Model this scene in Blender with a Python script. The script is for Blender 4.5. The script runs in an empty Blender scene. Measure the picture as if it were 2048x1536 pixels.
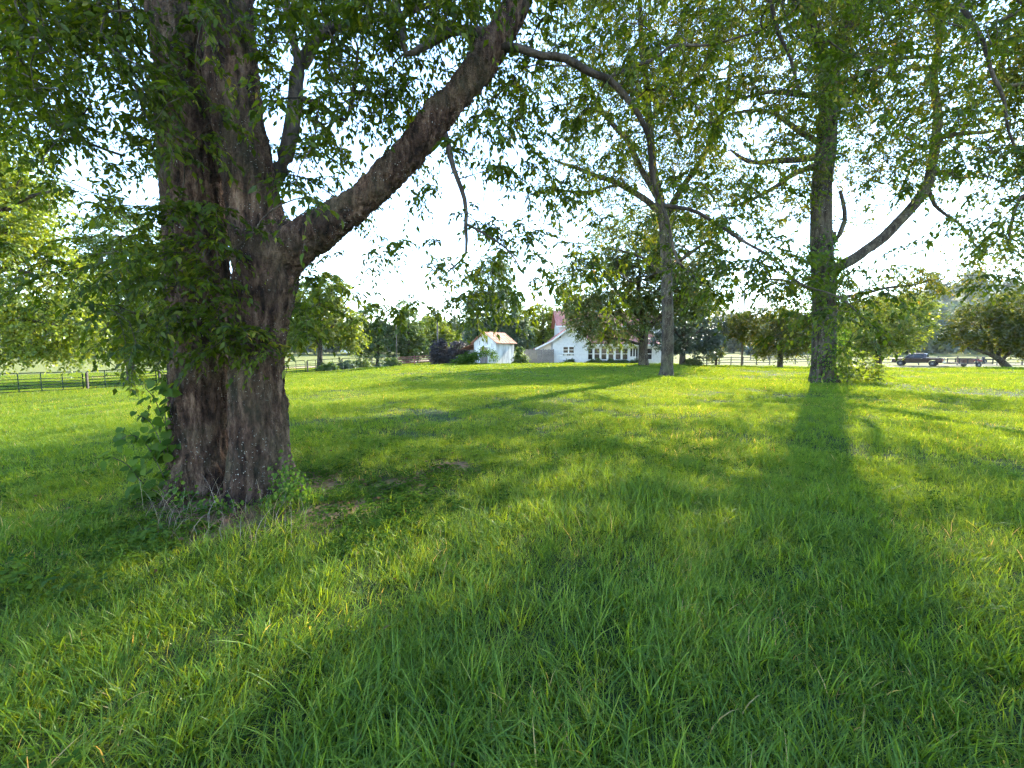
import bpy, math, random
import numpy as np
from mathutils import Vector, Matrix, noise as mnoise

SC = bpy.context.scene
COL = SC.collection
rng = np.random.default_rng(11)
random.seed(5)

# ------------------------------------------------------------------ camera, sky, sun, exposure
F = 859.0                      # focal length in pixels of the 2048 px wide photograph
HZ = 697.0                     # row of the horizon
EYE = 1.65
PITCH = math.atan((768 - HZ) / F)
cam_d = bpy.data.cameras.new('camera')
cam = bpy.data.objects.new('camera', cam_d); COL.objects.link(cam)
cam_d.sensor_width = 36.0; cam_d.lens = 36.0 * F / 2048.0
cam_d.clip_start = 0.05; cam_d.clip_end = 4000
cam.location = (0, 0, EYE); cam.rotation_euler = (math.pi / 2 - PITCH, 0, 0)
SC.camera = cam

SUN_AZ = math.radians(34.3)    # to the right of the view direction
SUN_EL = math.radians(27.5)
world = bpy.data.worlds.new('World'); SC.world = world; world.use_nodes = True
wn = world.node_tree.nodes; wl = world.node_tree.links; wn.clear()
sky = wn.new('ShaderNodeTexSky'); sky.sky_type = 'NISHITA'; sky.sun_disc = False
sky.sun_elevation = SUN_EL; sky.sun_rotation = SUN_AZ
sky.air_density = 1.0; sky.dust_density = 0.0; sky.ozone_density = 1.6; sky.altitude = 200
wb = wn.new('ShaderNodeBackground'); wb.inputs['Strength'].default_value = 0.15
wo = wn.new('ShaderNodeOutputWorld')
wl.new(sky.outputs[0], wb.inputs[0]); wl.new(wb.outputs[0], wo.inputs[0])

sun_d = bpy.data.lights.new('sun', 'SUN'); sun_d.energy = 3.3; sun_d.angle = math.radians(0.55)
sun_d.color = (1.0, 0.90, 0.72)
sun = bpy.data.objects.new('sun', sun_d); COL.objects.link(sun)
sdir = Vector((math.sin(SUN_AZ) * math.cos(SUN_EL), math.cos(SUN_AZ) * math.cos(SUN_EL), math.sin(SUN_EL)))
sun.rotation_euler = sdir.to_track_quat('Z', 'Y').to_euler()
sun.location = (0, 0, 30)

vs = SC.view_settings
vs.view_transform = 'Standard'; vs.look = 'None'; vs.exposure = 2.75; vs.gamma = 1.0; vs.use_curve_mapping = False
cy = SC.cycles
cy.max_bounces = 5; cy.diffuse_bounces = 4; cy.glossy_bounces = 1; cy.transmission_bounces = 3
cy.transparent_max_bounces = 4; cy.caustics_reflective = False; cy.caustics_refractive = False
cy.use_denoising = True; cy.denoising_prefilter = 'NONE'; cy.use_adaptive_sampling = True; cy.adaptive_threshold = 0.03; cy.adaptive_min_samples = 16
cy.volume_bounces = 0

# ------------------------------------------------------------------ placing helpers
CP, SP = math.cos(PITCH), math.sin(PITCH)
def at(px, py, d):
    """point at depth d (metres along +Y) seen at photograph pixel (px,py)"""
    u = (px - 1024.0) / F; v = (768.0 - py) / F
    y = CP + v * SP; z = v * CP - SP
    s = d / y
    return np.array([u * s, d, EYE + z * s])
def mpp(d): return d / F
def sstep(a, b, x):
    t = np.clip((np.asarray(x, float) - a) / (b - a), 0, 1); return t * t * (3 - 2 * t)
def gz(x, y):
    x = np.asarray(x, float); y = np.asarray(y, float)
    z = -1.38 * sstep(3, 33, -x)
    z = z - 1.0 * sstep(34, 52, y) * sstep(14, 32, x)
    z = z - 0.25 * sstep(44, 56, y) * (1 - sstep(14, 32, x)) * (1 - sstep(3, 33, -x))
    r = np.sqrt(x * x + y * y)
    z = z + 1.0 * sstep(75, 190, r)
    z = z + 0.05 * np.sin(x * 0.55 + 1.3) * np.sin(y * 0.47 + 0.4) + 0.022 * np.sin(x * 1.9 + y * 1.1) * np.sin(y * 1.6 - x * 0.7)
    return z
def gpt(x, y): return (x, y, float(gz(x, y)))

# ------------------------------------------------------------------ tagging helpers
def tag(o, label=None, cat=None, group=None, kind=None):
    if label: o['label'] = label
    if cat: o['category'] = cat
    if group: o['group'] = group
    if kind: o['kind'] = kind
    return o
def empty(name, loc=(0, 0, 0), rz=0.0):
    o = bpy.data.objects.new(name, None); COL.objects.link(o)
    o.location = loc; o.rotation_euler = (0, 0, rz); o.empty_display_size = 0.3
    return o
def link(name, me, parent=None, loc=None, local=False):
    """local=False: mesh is in world coordinates even under a parent (parents that hold world meshes sit unrotated)"""
    o = bpy.data.objects.new(name, me); COL.objects.link(o)
    if parent is not None:
        o.parent = parent
        if not local: o.location = [-c for c in parent.location]
    if loc is not None: o.location = loc
    return o
def np_mesh(name, V, Fc, mat, rnd=None, smooth=False):
    """V (n,3); Fc (m,3) or (m,4) ints"""
    V = np.asarray(V, np.float32); Fc = np.asarray(Fc, np.int32)
    me = bpy.data.meshes.new(name)
    n, m, k = len(V), len(Fc), Fc.shape[1]
    me.vertices.add(n); me.vertices.foreach_set('co', V.ravel())
    me.loops.add(m * k); me.loops.foreach_set('vertex_index', Fc.ravel())
    me.polygons.add(m); me.polygons.foreach_set('loop_start', np.arange(0, m * k, k, dtype=np.int32))
    me.update(calc_edges=True)
    if smooth: me.polygons.foreach_set('use_smooth', np.ones(m, bool))
    if rnd is not None:
        a = me.attributes.new('rnd', 'FLOAT', 'POINT'); a.data.foreach_set('value', np.asarray(rnd, np.float32))
    me.materials.append(mat); me.update()
    return me
class MB:
    """collects simple solids into one mesh"""
    def __init__(s): s.v = []; s.f = []
    def _add(s, vs_, fs_):
        b = len(s.v); s.v += [tuple(p) for p in vs_]; s.f += [tuple(i + b for i in f) for f in fs_]; return s
    def box(s, c, h, rz=0.0, M=None):
        c = Vector(c); R = Matrix.Rotation(rz, 3, 'Z') if M is None else M
        vs_ = [c + R @ Vector((h[0] * i, h[1] * j, h[2] * k)) for i in (-1, 1) for j in (-1, 1) for k in (-1, 1)]
        return s._add(vs_, [(0, 1, 3, 2), (4, 6, 7, 5), (0, 4, 5, 1), (2, 3, 7, 6), (0, 2, 6, 4), (1, 5, 7, 3)])
    def bar(s, a, b, w, h=None):
        a, b = Vector(a), Vector(b); d = (b - a); L = d.length; d.normalize()
        up = Vector((0, 0, 1)) if abs(d.z) < 0.95 else Vector((1, 0, 0))
        x = d.cross(up).normalized(); z = x.cross(d)
        M = Matrix((x, d, z)).transposed()
        return s.box((a + b) / 2, (w / 2, L / 2, (h or w) / 2), M=M)
    def tube(s, pts, r, n=8, cap=True):
        pts = [Vector(p) for p in pts]; rs = r if isinstance(r, (list, tuple)) else [r] * len(pts)
        rings = []
        x = None
        for i, p in enumerate(pts):
            t = (pts[min(i + 1, len(pts) - 1)] - pts[max(i - 1, 0)]).normalized()
            if x is None:
                x = t.cross(Vector((0, 0, 1)) if abs(t.z) < 0.9 else Vector((1, 0, 0))).normalized()
            else:
                x = (x - t * x.dot(t)).normalized()
            y = t.cross(x)
            rings.append([p + (x * math.cos(a) + y * math.sin(a)) * rs[i] for a in [2 * math.pi * k / n for k in range(n)]])
        fs_ = []
        for i in range(len(pts) - 1):
            for k in range(n):
                fs_.append((i * n + k, i * n + (k + 1) % n, (i + 1) * n + (k + 1) % n, (i + 1) * n + k))
        if cap:
            fs_.append(tuple(reversed(range(n)))); fs_.append(tuple((len(pts) - 1) * n + k for k in range(n)))
        return s._add([p for rg in rings for p in rg], fs_)
    def prism(s, prof, y0, y1):
        """profile in x,z extruded along y"""
        n = len(prof)
        vs_ = [(p[0], y0, p[1]) for p in prof] + [(p[0], y1, p[1]) for p in prof]
        fs_ = [tuple(range(n)), tuple(reversed(range(n, 2 * n)))] + [(i, i + n, (i + 1) % n + n, (i + 1) % n) for i in range(n)]
        return s._add(vs_, fs_)
    def mesh(s, name, mat, smooth=False):
        me = bpy.data.meshes.new(name); me.from_pydata(s.v, [], s.f); me.materials.append(mat)
        me.validate(); 
        import bmesh
        bm = bmesh.new(); bm.from_mesh(me); bmesh.ops.recalc_face_normals(bm, faces=bm.faces); bm.to_mesh(me); bm.free()
        if smooth:
            for p in me.polygons: p.use_smooth = True
        me.update(); return me
    def build(s, name, mat, parent=None, smooth=False, bevel=0.0):
        o = link(name, s.mesh(name, mat, smooth), parent, local=True)
        if bevel:
            m = o.modifiers.new('bevel', 'BEVEL'); m.width = bevel; m.segments = 2; m.limit_method = 'ANGLE'
        return o

# ------------------------------------------------------------------ materials
def new_mat(name):
    m = bpy.data.materials.new(name); m.use_nodes = True
    nt = m.node_tree; nt.nodes.clear()
    return m, nt.nodes, nt.links
def ramp(n, stops):
    r = n.new('ShaderNodeValToRGB'); e = r.color_ramp.elements
    while len(e) > 1: e.remove(e[-1])
    for i, (p, c) in enumerate(stops):
        el = e[0] if i == 0 else e.new(p)
        el.position = p; el.color = (*c, 1)
    return r
def leaf_mat(name, stops, tgain=(1.9, 1.7, 0.8), tmix=0.45, gloss=0.06, rough=0.42, inst=False, patch=0.0):
    """thin leaf: diffuse + light passing through + a waxy sheen; the hue differs from leaf to leaf"""
    m, n, l = new_mat(name)
    at_ = n.new('ShaderNodeAttribute'); at_.attribute_name = 'rnd'
    src = at_.outputs['Fac']
    if inst:
        oi = n.new('ShaderNodeObjectInfo')
        a = n.new('ShaderNodeMath'); a.operation = 'MULTIPLY_ADD'; a.inputs[1].default_value = 0.3
        b = n.new('ShaderNodeMath'); b.operation = 'MULTIPLY'; b.inputs[1].default_value = 0.7
        l.new(src, b.inputs[0]); l.new(oi.outputs['Random'], a.inputs[0]); l.new(b.outputs[0], a.inputs[2]); src = a.outputs[0]
    if patch:
        geo = n.new('ShaderNodeNewGeometry'); nz = n.new('ShaderNodeTexNoise'); nz.inputs['Scale'].default_value = 0.45
        nz.inputs['Detail'].default_value = 1
        l.new(geo.outputs['Position'], nz.inputs['Vector'])
        s1 = n.new('ShaderNodeMath'); s1.operation = 'SUBTRACT'; s1.inputs[1].default_value = 0.5; l.new(nz.outputs['Fac'], s1.inputs[0])
        s2 = n.new('ShaderNodeMath'); s2.operation = 'MULTIPLY_ADD'; s2.inputs[1].default_value = patch
        l.new(s1.outputs[0], s2.inputs[0]); l.new(src, s2.inputs[2]); src = s2.outputs[0]
    r = ramp(n, stops); l.new(src, r.inputs[0])
    g = n.new('ShaderNodeMix'); g.data_type = 'RGBA'; g.blend_type = 'MULTIPLY'; g.inputs[0].default_value = 1
    l.new(r.outputs[0], g.inputs[6]); g.inputs[7].default_value = (*tgain, 1)
    d = n.new('ShaderNodeBsdfDiffuse'); t = n.new('ShaderNodeBsdfTranslucent')
    l.new(r.outputs[0], d.inputs[0]); l.new(g.outputs[2], t.inputs[0])
    mx = n.new('ShaderNodeMixShader'); mx.inputs[0].default_value = tmix
    l.new(d.outputs[0], mx.inputs[1]); l.new(t.outputs[0], mx.inputs[2])
    gl = n.new('ShaderNodeBsdfGlossy'); gl.inputs['Roughness'].default_value = rough; gl.inputs[0].default_value = (0.9, 0.95, 1, 1)
    m2 = n.new('ShaderNodeMixShader'); m2.inputs[0].default_value = gloss
    l.new(mx.outputs[0], m2.inputs[1]); l.new(gl.outputs[0], m2.inputs[2])
    o = n.new('ShaderNodeOutputMaterial'); l.new(m2.outputs[0], o.inputs[0])
    return m
def bark_mat(name, dark, mid, light, scale=9.0, fleck=0.0, bump=0.6, moss=None):
    m, n, l = new_mat(name)
    tc = n.new('ShaderNodeTexCoord'); mp = n.new('ShaderNodeMapping'); mp.inputs['Scale'].default_value = (1, 1, 0.28)
    l.new(tc.outputs['Object'], mp.inputs[0])
    n1 = n.new('ShaderNodeTexNoise'); n1.inputs['Scale'].default_value = scale; n1.inputs['Detail'].default_value = 9; n1.inputs['Roughness'].default_value = 0.68
    n2 = n.new('ShaderNodeTexNoise'); n2.inputs['Scale'].default_value = scale * 0.28; n2.inputs['Detail'].default_value = 4
    v = n.new('ShaderNodeTexVoronoi'); v.inputs['Scale'].default_value = scale * 4.2
    for x in (n1, n2): l.new(mp.outputs[0], x.inputs['Vector'])
    dn = n.new('ShaderNodeTexNoise'); dn.inputs['Scale'].default_value = scale * 2.5; dn.inputs['Detail'].default_value = 2; l.new(tc.outputs['Object'], dn.inputs['Vector'])
    dv = n.new('ShaderNodeVectorMath'); dv.operation = 'MULTIPLY_ADD'; dv.inputs[1].default_value = (.5 / scale, .5 / scale, .5 / scale)
    l.new(dn.outputs['Color'], dv.inputs[0]); l.new(tc.outputs['Object'], dv.inputs[2]); l.new(dv.outputs[0], v.inputs['Vector'])
    r = ramp(n, [(0.38, dark), (0.5, mid), (0.64, light)]); l.new(n1.outputs['Fac'], r.inputs[0])
    mx = n.new('ShaderNodeMix'); mx.data_type = 'RGBA'; mx.blend_type = 'MULTIPLY'; mx.inputs[0].default_value = 0.8
    r2 = ramp(n, [(0.32, (0.30, 0.26, 0.24)), (0.5, (0.8, 0.78, 0.76)), (0.68, (1.3, 1.28, 1.25))]); l.new(n2.outputs['Fac'], r2.inputs[0])
    l.new(r.outputs[0], mx.inputs[6]); l.new(r2.outputs[0], mx.inputs[7])
    col = mx.outputs[2]
    if fleck:
        # pale lichen flecks: only some cells, only in patches
        lt = n.new('ShaderNodeMath'); lt.operation = 'LESS_THAN'; lt.inputs[1].default_value = 0.30; l.new(v.outputs['Distance'], lt.inputs[0])
        sp = n.new('ShaderNodeSeparateColor'); l.new(v.outputs['Color'], sp.inputs[0])
        lt2 = n.new('ShaderNodeMath'); lt2.operation = 'LESS_THAN'; lt2.inputs[1].default_value = fleck; l.new(sp.outputs[0], lt2.inputs[0])
        pm = n.new('ShaderNodeTexNoise'); pm.inputs['Scale'].default_value = 2.6; pm.inputs['Detail'].default_value = 3; l.new(tc.outputs['Object'], pm.inputs['Vector'])
        pr = ramp(n, [(0.42, (0, 0, 0)), (0.6, (1, 1, 1))]); l.new(pm.outputs['Fac'], pr.inputs[0])
        a = n.new('ShaderNodeMath'); a.operation = 'MULTIPLY'; l.new(lt.outputs[0], a.inputs[0]); l.new(lt2.outputs[0], a.inputs[1])
        b = n.new('ShaderNodeMath'); b.operation = 'MULTIPLY'; l.new(a.outputs[0], b.inputs[0]); l.new(pr.outputs[0], b.inputs[1])
        fx = n.new('ShaderNodeMix'); fx.data_type = 'RGBA'; l.new(b.outputs[0], fx.inputs[0]); l.new(col, fx.inputs[6]); fx.inputs[7].default_value = (0.32, 0.32, 0.29, 1)
        col = fx.outputs[2]
    if moss:
        pm = n.new('ShaderNodeTexNoise'); pm.inputs['Scale'].default_value = 1.7; pm.inputs['Detail'].default_value = 6; l.new(tc.outputs['Object'], pm.inputs['Vector'])
        pr = ramp(n, [(0.5, (0, 0, 0)), (0.75, (0.7, 0.7, 0.7))]); l.new(pm.outputs['Fac'], pr.inputs[0])
        fx = n.new('ShaderNodeMix'); fx.data_type = 'RGBA'; l.new(pr.outputs[0], fx.inputs[0]); l.new(col, fx.inputs[6]); fx.inputs[7].default_value = (*moss, 1)
        col = fx.outputs[2]
    p = n.new('ShaderNodeBsdfPrincipled'); p.inputs['Roughness'].default_value = 0.9; p.inputs['Specular IOR Level'].default_value = 0.25
    l.new(col, p.inputs['Base Color'])
    bp = n.new('ShaderNodeBump'); bp.inputs['Strength'].default_value = bump; bp.inputs['Distance'].default_value = 0.05
    ad = n.new('ShaderNodeMath'); ad.operation = 'MULTIPLY_ADD'; ad.inputs[1].default_value = -0.35
    l.new(v.outputs['Distance'], ad.inputs[0]); l.new(n1.outputs['Fac'], ad.inputs[2]); l.new(ad.outputs[0], bp.inputs['Height'])
    l.new(bp.outputs[0], p.inputs['Normal'])
    o = n.new('ShaderNodeOutputMaterial'); l.new(p.outputs[0], o.inputs[0])
    return m
def plain_mat(name, c, rough=0.6, metal=0.0, var=0.25, scale=6.0, c2=None, bump=0.0, stretch=(1, 1, 1), spec=0.5, coat=0.0):
    m, n, l = new_mat(name)
    tc = n.new('ShaderNodeTexCoord'); mp = n.new('ShaderNodeMapping'); mp.inputs['Scale'].default_value = stretch
    l.new(tc.outputs['Object'], mp.inputs[0])
    nz = n.new('ShaderNodeTexNoise'); nz.inputs['Scale'].default_value = scale; nz.inputs['Detail'].default_value = 6; nz.inputs['Roughness'].default_value = 0.6
    l.new(mp.outputs[0], nz.inputs['Vector'])
    lo = tuple(x * (1 - var) for x in c); hi = c2 or tuple(min(1, x * (1 + var * 0.6)) for x in c)
    r = ramp(n, [(0.34, lo), (0.5, c), (0.68, hi)]); l.new(nz.outputs['Fac'], r.inputs[0])
    p = n.new('ShaderNodeBsdfPrincipled'); l.new(r.outputs[0], p.inputs['Base Color'])
    p.inputs['Roughness'].default_value = rough; p.inputs['Metallic'].default_value = metal; p.inputs['Specular IOR Level'].default_value = spec
    p.inputs['Coat Weight'].default_value = coat
    if bump:
        b = n.new('ShaderNodeBump'); b.inputs['Strength'].default_value = bump; b.inputs['Distance'].default_value = 0.02
        l.new(nz.outputs['Fac'], b.inputs['Height']); l.new(b.outputs[0], p.inputs['Normal'])
    o = n.new('ShaderNodeOutputMaterial'); l.new(p.outputs[0], o.inputs[0])
    return m

G_NEAR = [(0.0, (0.019, 0.035, 0.005)), (0.45, (0.039, 0.070, 0.007)), (0.80, (0.070, 0.105, 0.010)), (0.95, (0.15, 0.17, 0.03)), (1.0, (0.24, 0.17, 0.05))]
G_OLIVE = [(0.0, (0.028, 0.045, 0.009)), (0.5, (0.055, 0.078, 0.013)), (0.85, (0.095, 0.105, 0.018)), (0.96, (0.18, 0.12, 0.03)), (1.0, (0.20, 0.10, 0.03))]
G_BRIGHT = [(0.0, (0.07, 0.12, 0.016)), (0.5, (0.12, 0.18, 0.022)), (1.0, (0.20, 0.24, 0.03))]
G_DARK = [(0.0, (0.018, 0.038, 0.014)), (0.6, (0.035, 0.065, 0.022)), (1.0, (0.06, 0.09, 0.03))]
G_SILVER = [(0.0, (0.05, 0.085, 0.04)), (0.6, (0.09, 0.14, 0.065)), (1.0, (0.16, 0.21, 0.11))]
G_PURPLE = [(0.0, (0.018, 0.013, 0.011)), (0.6, (0.035, 0.025, 0.02)), (1.0, (0.055, 0.045, 0.03))]
M = {}
M['leaf_near'] = leaf_mat('leaf_near', G_NEAR, tgain=(2.5, 2.0, 0.5), tmix=0.5, gloss=0.012)
M['leaf_olive'] = leaf_mat('leaf_olive', G_OLIVE, tgain=(2.4, 2.0, 0.5), tmix=0.5, gloss=0.015)
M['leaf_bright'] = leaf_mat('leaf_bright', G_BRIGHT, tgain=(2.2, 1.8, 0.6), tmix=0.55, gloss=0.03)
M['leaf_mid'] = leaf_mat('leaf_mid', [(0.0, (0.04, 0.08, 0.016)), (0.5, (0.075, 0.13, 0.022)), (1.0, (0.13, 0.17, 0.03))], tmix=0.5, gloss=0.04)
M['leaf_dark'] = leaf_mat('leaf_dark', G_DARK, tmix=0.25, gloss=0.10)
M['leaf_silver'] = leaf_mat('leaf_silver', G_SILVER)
M['leaf_purple'] = leaf_mat('leaf_purple', G_PURPLE, tgain=(1.6, 1.0, 0.9), tmix=0.3)
M['leaf_house'] = leaf_mat('leaf_house', [(0.0, (0.045, 0.08, 0.012)), (0.55, (0.095, 0.135, 0.018)), (0.85, (0.16, 0.17, 0.025)), (0.94, (0.26, 0.13, 0.05)), (1.0, (0.30, 0.13, 0.07))])
M['vine'] = leaf_mat('vine', [(0.0, (0.03, 0.07, 0.010)), (0.6, (0.06, 0.12, 0.014)), (1.0, (0.10, 0.16, 0.018))], gloss=0.008)
GR = [(0.0, (0.040, 0.098, 0.010)), (0.4, (0.088, 0.182, 0.017)), (0.75, (0.125, 0.225, 0.025)), (0.93, (0.18, 0.25, 0.045)), (0.97, (0.36, 0.30, 0.14)), (1.0, (0.40, 0.33, 0.17))]
M['grass'] = leaf_mat('grass', GR, tgain=(2.75, 1.75, 0.45), tmix=0.51, gloss=0.014, rough=0.42, inst=True, patch=0.35)
M['straw'] = leaf_mat('straw', [(0.0, (0.10, 0.07, 0.035)), (0.6, (0.17, 0.125, 0.065)), (1.0, (0.26, 0.20, 0.11))], tgain=(1.1, 1.0, 0.9), tmix=0.3)
M['dead_leaf'] = leaf_mat('dead_leaf', [(0.0, (0.06, 0.04, 0.02)), (0.6, (0.13, 0.085, 0.045)), (1.0, (0.20, 0.15, 0.07))], tgain=(1.2, 1.0, 0.8), tmix=0.3, gloss=0.0)
M['clover'] = leaf_mat('clover', [(0.0, (0.022, 0.055, 0.010)), (0.6, (0.042, 0.09, 0.015)), (1.0, (0.08, 0.13, 0.024))], gloss=0.0, inst=True)
M['bark_big'] = bark_mat('bark_big', (0.016, 0.009, 0.006), (0.080, 0.046, 0.032), (0.195, 0.132, 0.096), scale=13, fleck=0.13, bump=1.0, moss=(0.060, 0.060, 0.034))
M['bark_grey'] = bark_mat('bark_grey', (0.020, 0.016, 0.011), (0.056, 0.046, 0.033), (0.115, 0.098, 0.072), scale=7, fleck=0.25, bump=0.7, moss=(0.10, 0.11, 0.06))
M['bark_dark'] = bark_mat('bark_dark', (0.03, 0.025, 0.02), (0.07, 0.058, 0.048), (0.13, 0.11, 0.09), scale=8, bump=0.5)

# ------------------------------------------------------------------ leaves
def leaves(P, D, N, L, W, fine=True, fold=0.18, droop=0.12):
    """arrays of leaf base P, direction D, normal N, length L, width W -> V, F, per-vertex leaf index"""
    P, D, N = (np.asarray(a, np.float64) for a in (P, D, N))
    D = D / (np.linalg.norm(D, axis=1, keepdims=True) + 1e-9)
    S = np.cross(D, N); S /= (np.linalg.norm(S, axis=1, keepdims=True) + 1e-9)
    Nn = np.cross(S, D)
    L = np.asarray(L)[:, None]; W = np.asarray(W)[:, None]; n = len(P)
    b = P; tip = P + D * L - Nn * L * droop
    mid = P + D * L * 0.42
    lf = mid + S * W * 0.5 + Nn * W * fold; rt = mid - S * W * 0.5 + Nn * W * fold
    if fine:
        V = np.stack([b, lf, mid, rt, tip], 1).reshape(-1, 3); k = 5
        T = np.array([[0, 2, 1], [0, 3, 2], [1, 2, 4], [2, 3, 4]])
    else:
        V = np.stack([b, lf, rt, tip], 1).reshape(-1, 3); k = 4
        T = np.array([[0, 2, 1], [1, 2, 3]])
    Fc = (T[None] + (np.arange(n) * k)[:, None, None]).reshape(-1, 3)
    return V, Fc, k
def unit(a): return a / (np.linalg.norm(a, axis=-1, keepdims=True) + 1e-9)
def crown_mesh(name, mat, P, D, N, L, W, r, fine=True, fold=0.18, droop=0.12):
    V, Fc, k = leaves(P, D, N, L, W, fine, fold, droop)
    return np_mesh(name, V, Fc, mat, rnd=np.repeat(r, k))

# ------------------------------------------------------------------ tree skeletons
def catmull(pts, rad, step):
    pts = np.asarray(pts, float); rad = np.asarray(rad, float)
    P = np.vstack([2 * pts[0] - pts[1], pts, 2 * pts[-1] - pts[-2]])
    out, ro = [], []
    for i in range(len(pts) - 1):
        p0, p1, p2, p3 = P[i:i + 4]
        k = max(1, int(np.linalg.norm(p2 - p1) / step))
        for t in np.arange(k) / k:
            out.append(0.5 * ((2 * p1) + (p2 - p0) * t + (2 * p0 - 5 * p1 + 4 * p2 - p3) * t * t + (3 * p1 - p0 - 3 * p2 + p3) * t ** 3))
            ro.append(rad[i] * (1 - t) + rad[i + 1] * t)
    out.append(pts[-1]); ro.append(rad[-1])
    return np.array(out), np.array(ro)
class Skel:
    def __init__(s, cap=60000):
        s.P = np.zeros((cap, 3)); s.R = np.zeros(cap); s.par = np.full(cap, -1, int); s.fix = np.zeros(cap, bool); s.n = 0; s.tips = []
        s.noattach = np.zeros(cap, bool)
    def node(s, p, r, par, fix):
        i = s.n; s.P[i] = p; s.R[i] = r; s.par[i] = par; s.fix[i] = fix; s.n += 1; return i
    def near(s, p):
        d = np.linalg.norm(s.P[:s.n] - p, axis=1) + s.noattach[:s.n] * 50
        return int(np.argmin(d)), d
    def path(s, pts, rad, attach=True, step=0.25, wob=0.0, barren=False):
        pts = np.asarray(pts, float)
        Q, R = catmull(pts, rad, step)
        if wob:
            for i in range(1, len(Q)):
                v = mnoise.noise_vector(Vector(Q[i]) * (0.9 / max(step, 0.05) * 0.25))
                Q[i] += np.array(v) * wob
        par = -1
        if attach and s.n:
            par = s.near(Q[0])[0]
        ids = []
        for q, r in zip(Q, R):
            par = s.node(q, r, par, True); s.noattach[par] = barren; ids.append(par)
        return ids
    def grow(s, anchors, step, up=0.25, sag=0.1, rise=0.25):
        A = np.asarray(anchors, float)
        d0 = np.array([s.near(a)[1].min() for a in A]); order = np.argsort(d0)
        for ai in order:
            a = A[ai]
            d = np.linalg.norm(s.P[:s.n] - a, axis=1) + s.noattach[:s.n] * 50
            # prefer joints that lie below the tip, so that shoots rise and then arch over
            d = d + rise * np.maximum(0, s.P[:s.n, 2] - a[2])
            j = int(np.argmin(d)); p0 = s.P[j]; Ld = np.linalg.norm(a - p0)
            if Ld < 1e-3: s.tips.append(j); continue
            pd = s.P[j] - s.P[s.par[j]] if s.par[j] >= 0 else np.array([0, 0, 1.0])
            pd = pd / (np.linalg.norm(pd) + 1e-9)
            p1 = p0 + pd * Ld * 0.25 + np.array([0, 0, up * Ld * 0.3]) + rng.normal(0, 0.06, 3) * Ld
            p2 = a + np.array([0, 0, sag * Ld]) - (a - p0) * 0.3 + rng.normal(0, 0.06, 3) * Ld
            k = max(2, int(Ld / step)); par = j
            for t in (np.arange(k) + 1) / k:
                q = (1 - t) ** 3 * p0 + 3 * t * (1 - t) ** 2 * p1 + 3 * t * t * (1 - t) * p2 + t ** 3 * a
                par = s.node(q, 0, par, False)
            s.tips.append(par)
    def radii(s, rmin, e=2.4, cap=0.6):
        acc = np.zeros(s.n)
        for i in range(s.n - 1, -1, -1):
            r = s.R[i] if s.fix[i] else max(rmin, acc[i] ** (1 / e))
            if not s.fix[i]: s.R[i] = r
            p = s.par[i]
            if p >= 0: acc[p] += r ** e
        for i in range(s.n):
            p = s.par[i]
            if p >= 0 and not s.fix[i]: s.R[i] = min(s.R[i], s.R[p] * (0.98 if not s.fix[p] else cap))
    def tubes(s, skip=None, minr=0.0):
        """tapered tubes for every chain; returns V, F(quads)"""
        n = s.n; kids = [[] for _ in range(n)]
        for i in range(n):
            if s.par[i] >= 0: kids[s.par[i]].append(i)
        V, Fq, base = [], [], 0
        starts = [i for i in range(n) if s.par[i] < 0]
        st = [(i, None) for i in starts]
        while st:
            i, frm = st.pop()
            ch = [] if frm is None else [frm]
            if frm is None: ch = []
            cur = i; ch.append(i)
            while kids[cur]:
                ks = sorted(kids[cur], key=lambda q: -s.R[q])
                for o in ks[1:]: st.append((o, cur))
                # a thin shoot leaving a thick stem end starts its own tube
                cur = ks[0]; ch.append(cur)
            if len(ch) < 2: continue
            R = s.R[ch].copy()
            if frm is not None: R[0] = R[1]
            if R.max() < minr: continue
            if skip is not None and skip(ch): continue
            Pp = s.P[ch]; T = np.gradient(Pp, axis=0); T = unit(T)
            k = 3 if R.max() < 0.012 else (5 if R.max() < 0.05 else 10)
            ref = np.array([0.31, 0.2, 0.93]) if abs(T[0, 2]) < 0.8 else np.array([0.93, 0.3, 0.2])
            X = unit(np.cross(T, ref)); Y = np.cross(T, X)
            a = np.arange(k) * 2 * math.pi / k
            ring = Pp[:, None] + R[:, None, None] * (X[:, None] * np.cos(a)[None, :, None] + Y[:, None] * np.sin(a)[None, :, None])
            m = len(ch); V.append(ring.reshape(-1, 3))
            ii = np.arange(m - 1)[:, None] * k; jj = np.arange(k)[None]; j2 = (jj + 1) % k
            Fq.append(np.stack([ii + jj, ii + j2, ii + k + j2, ii + k + jj], -1).reshape(-1, 4) + base); base += m * k
        if not V: return None
        return np.vstack(V), np.vstack(Fq)

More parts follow.
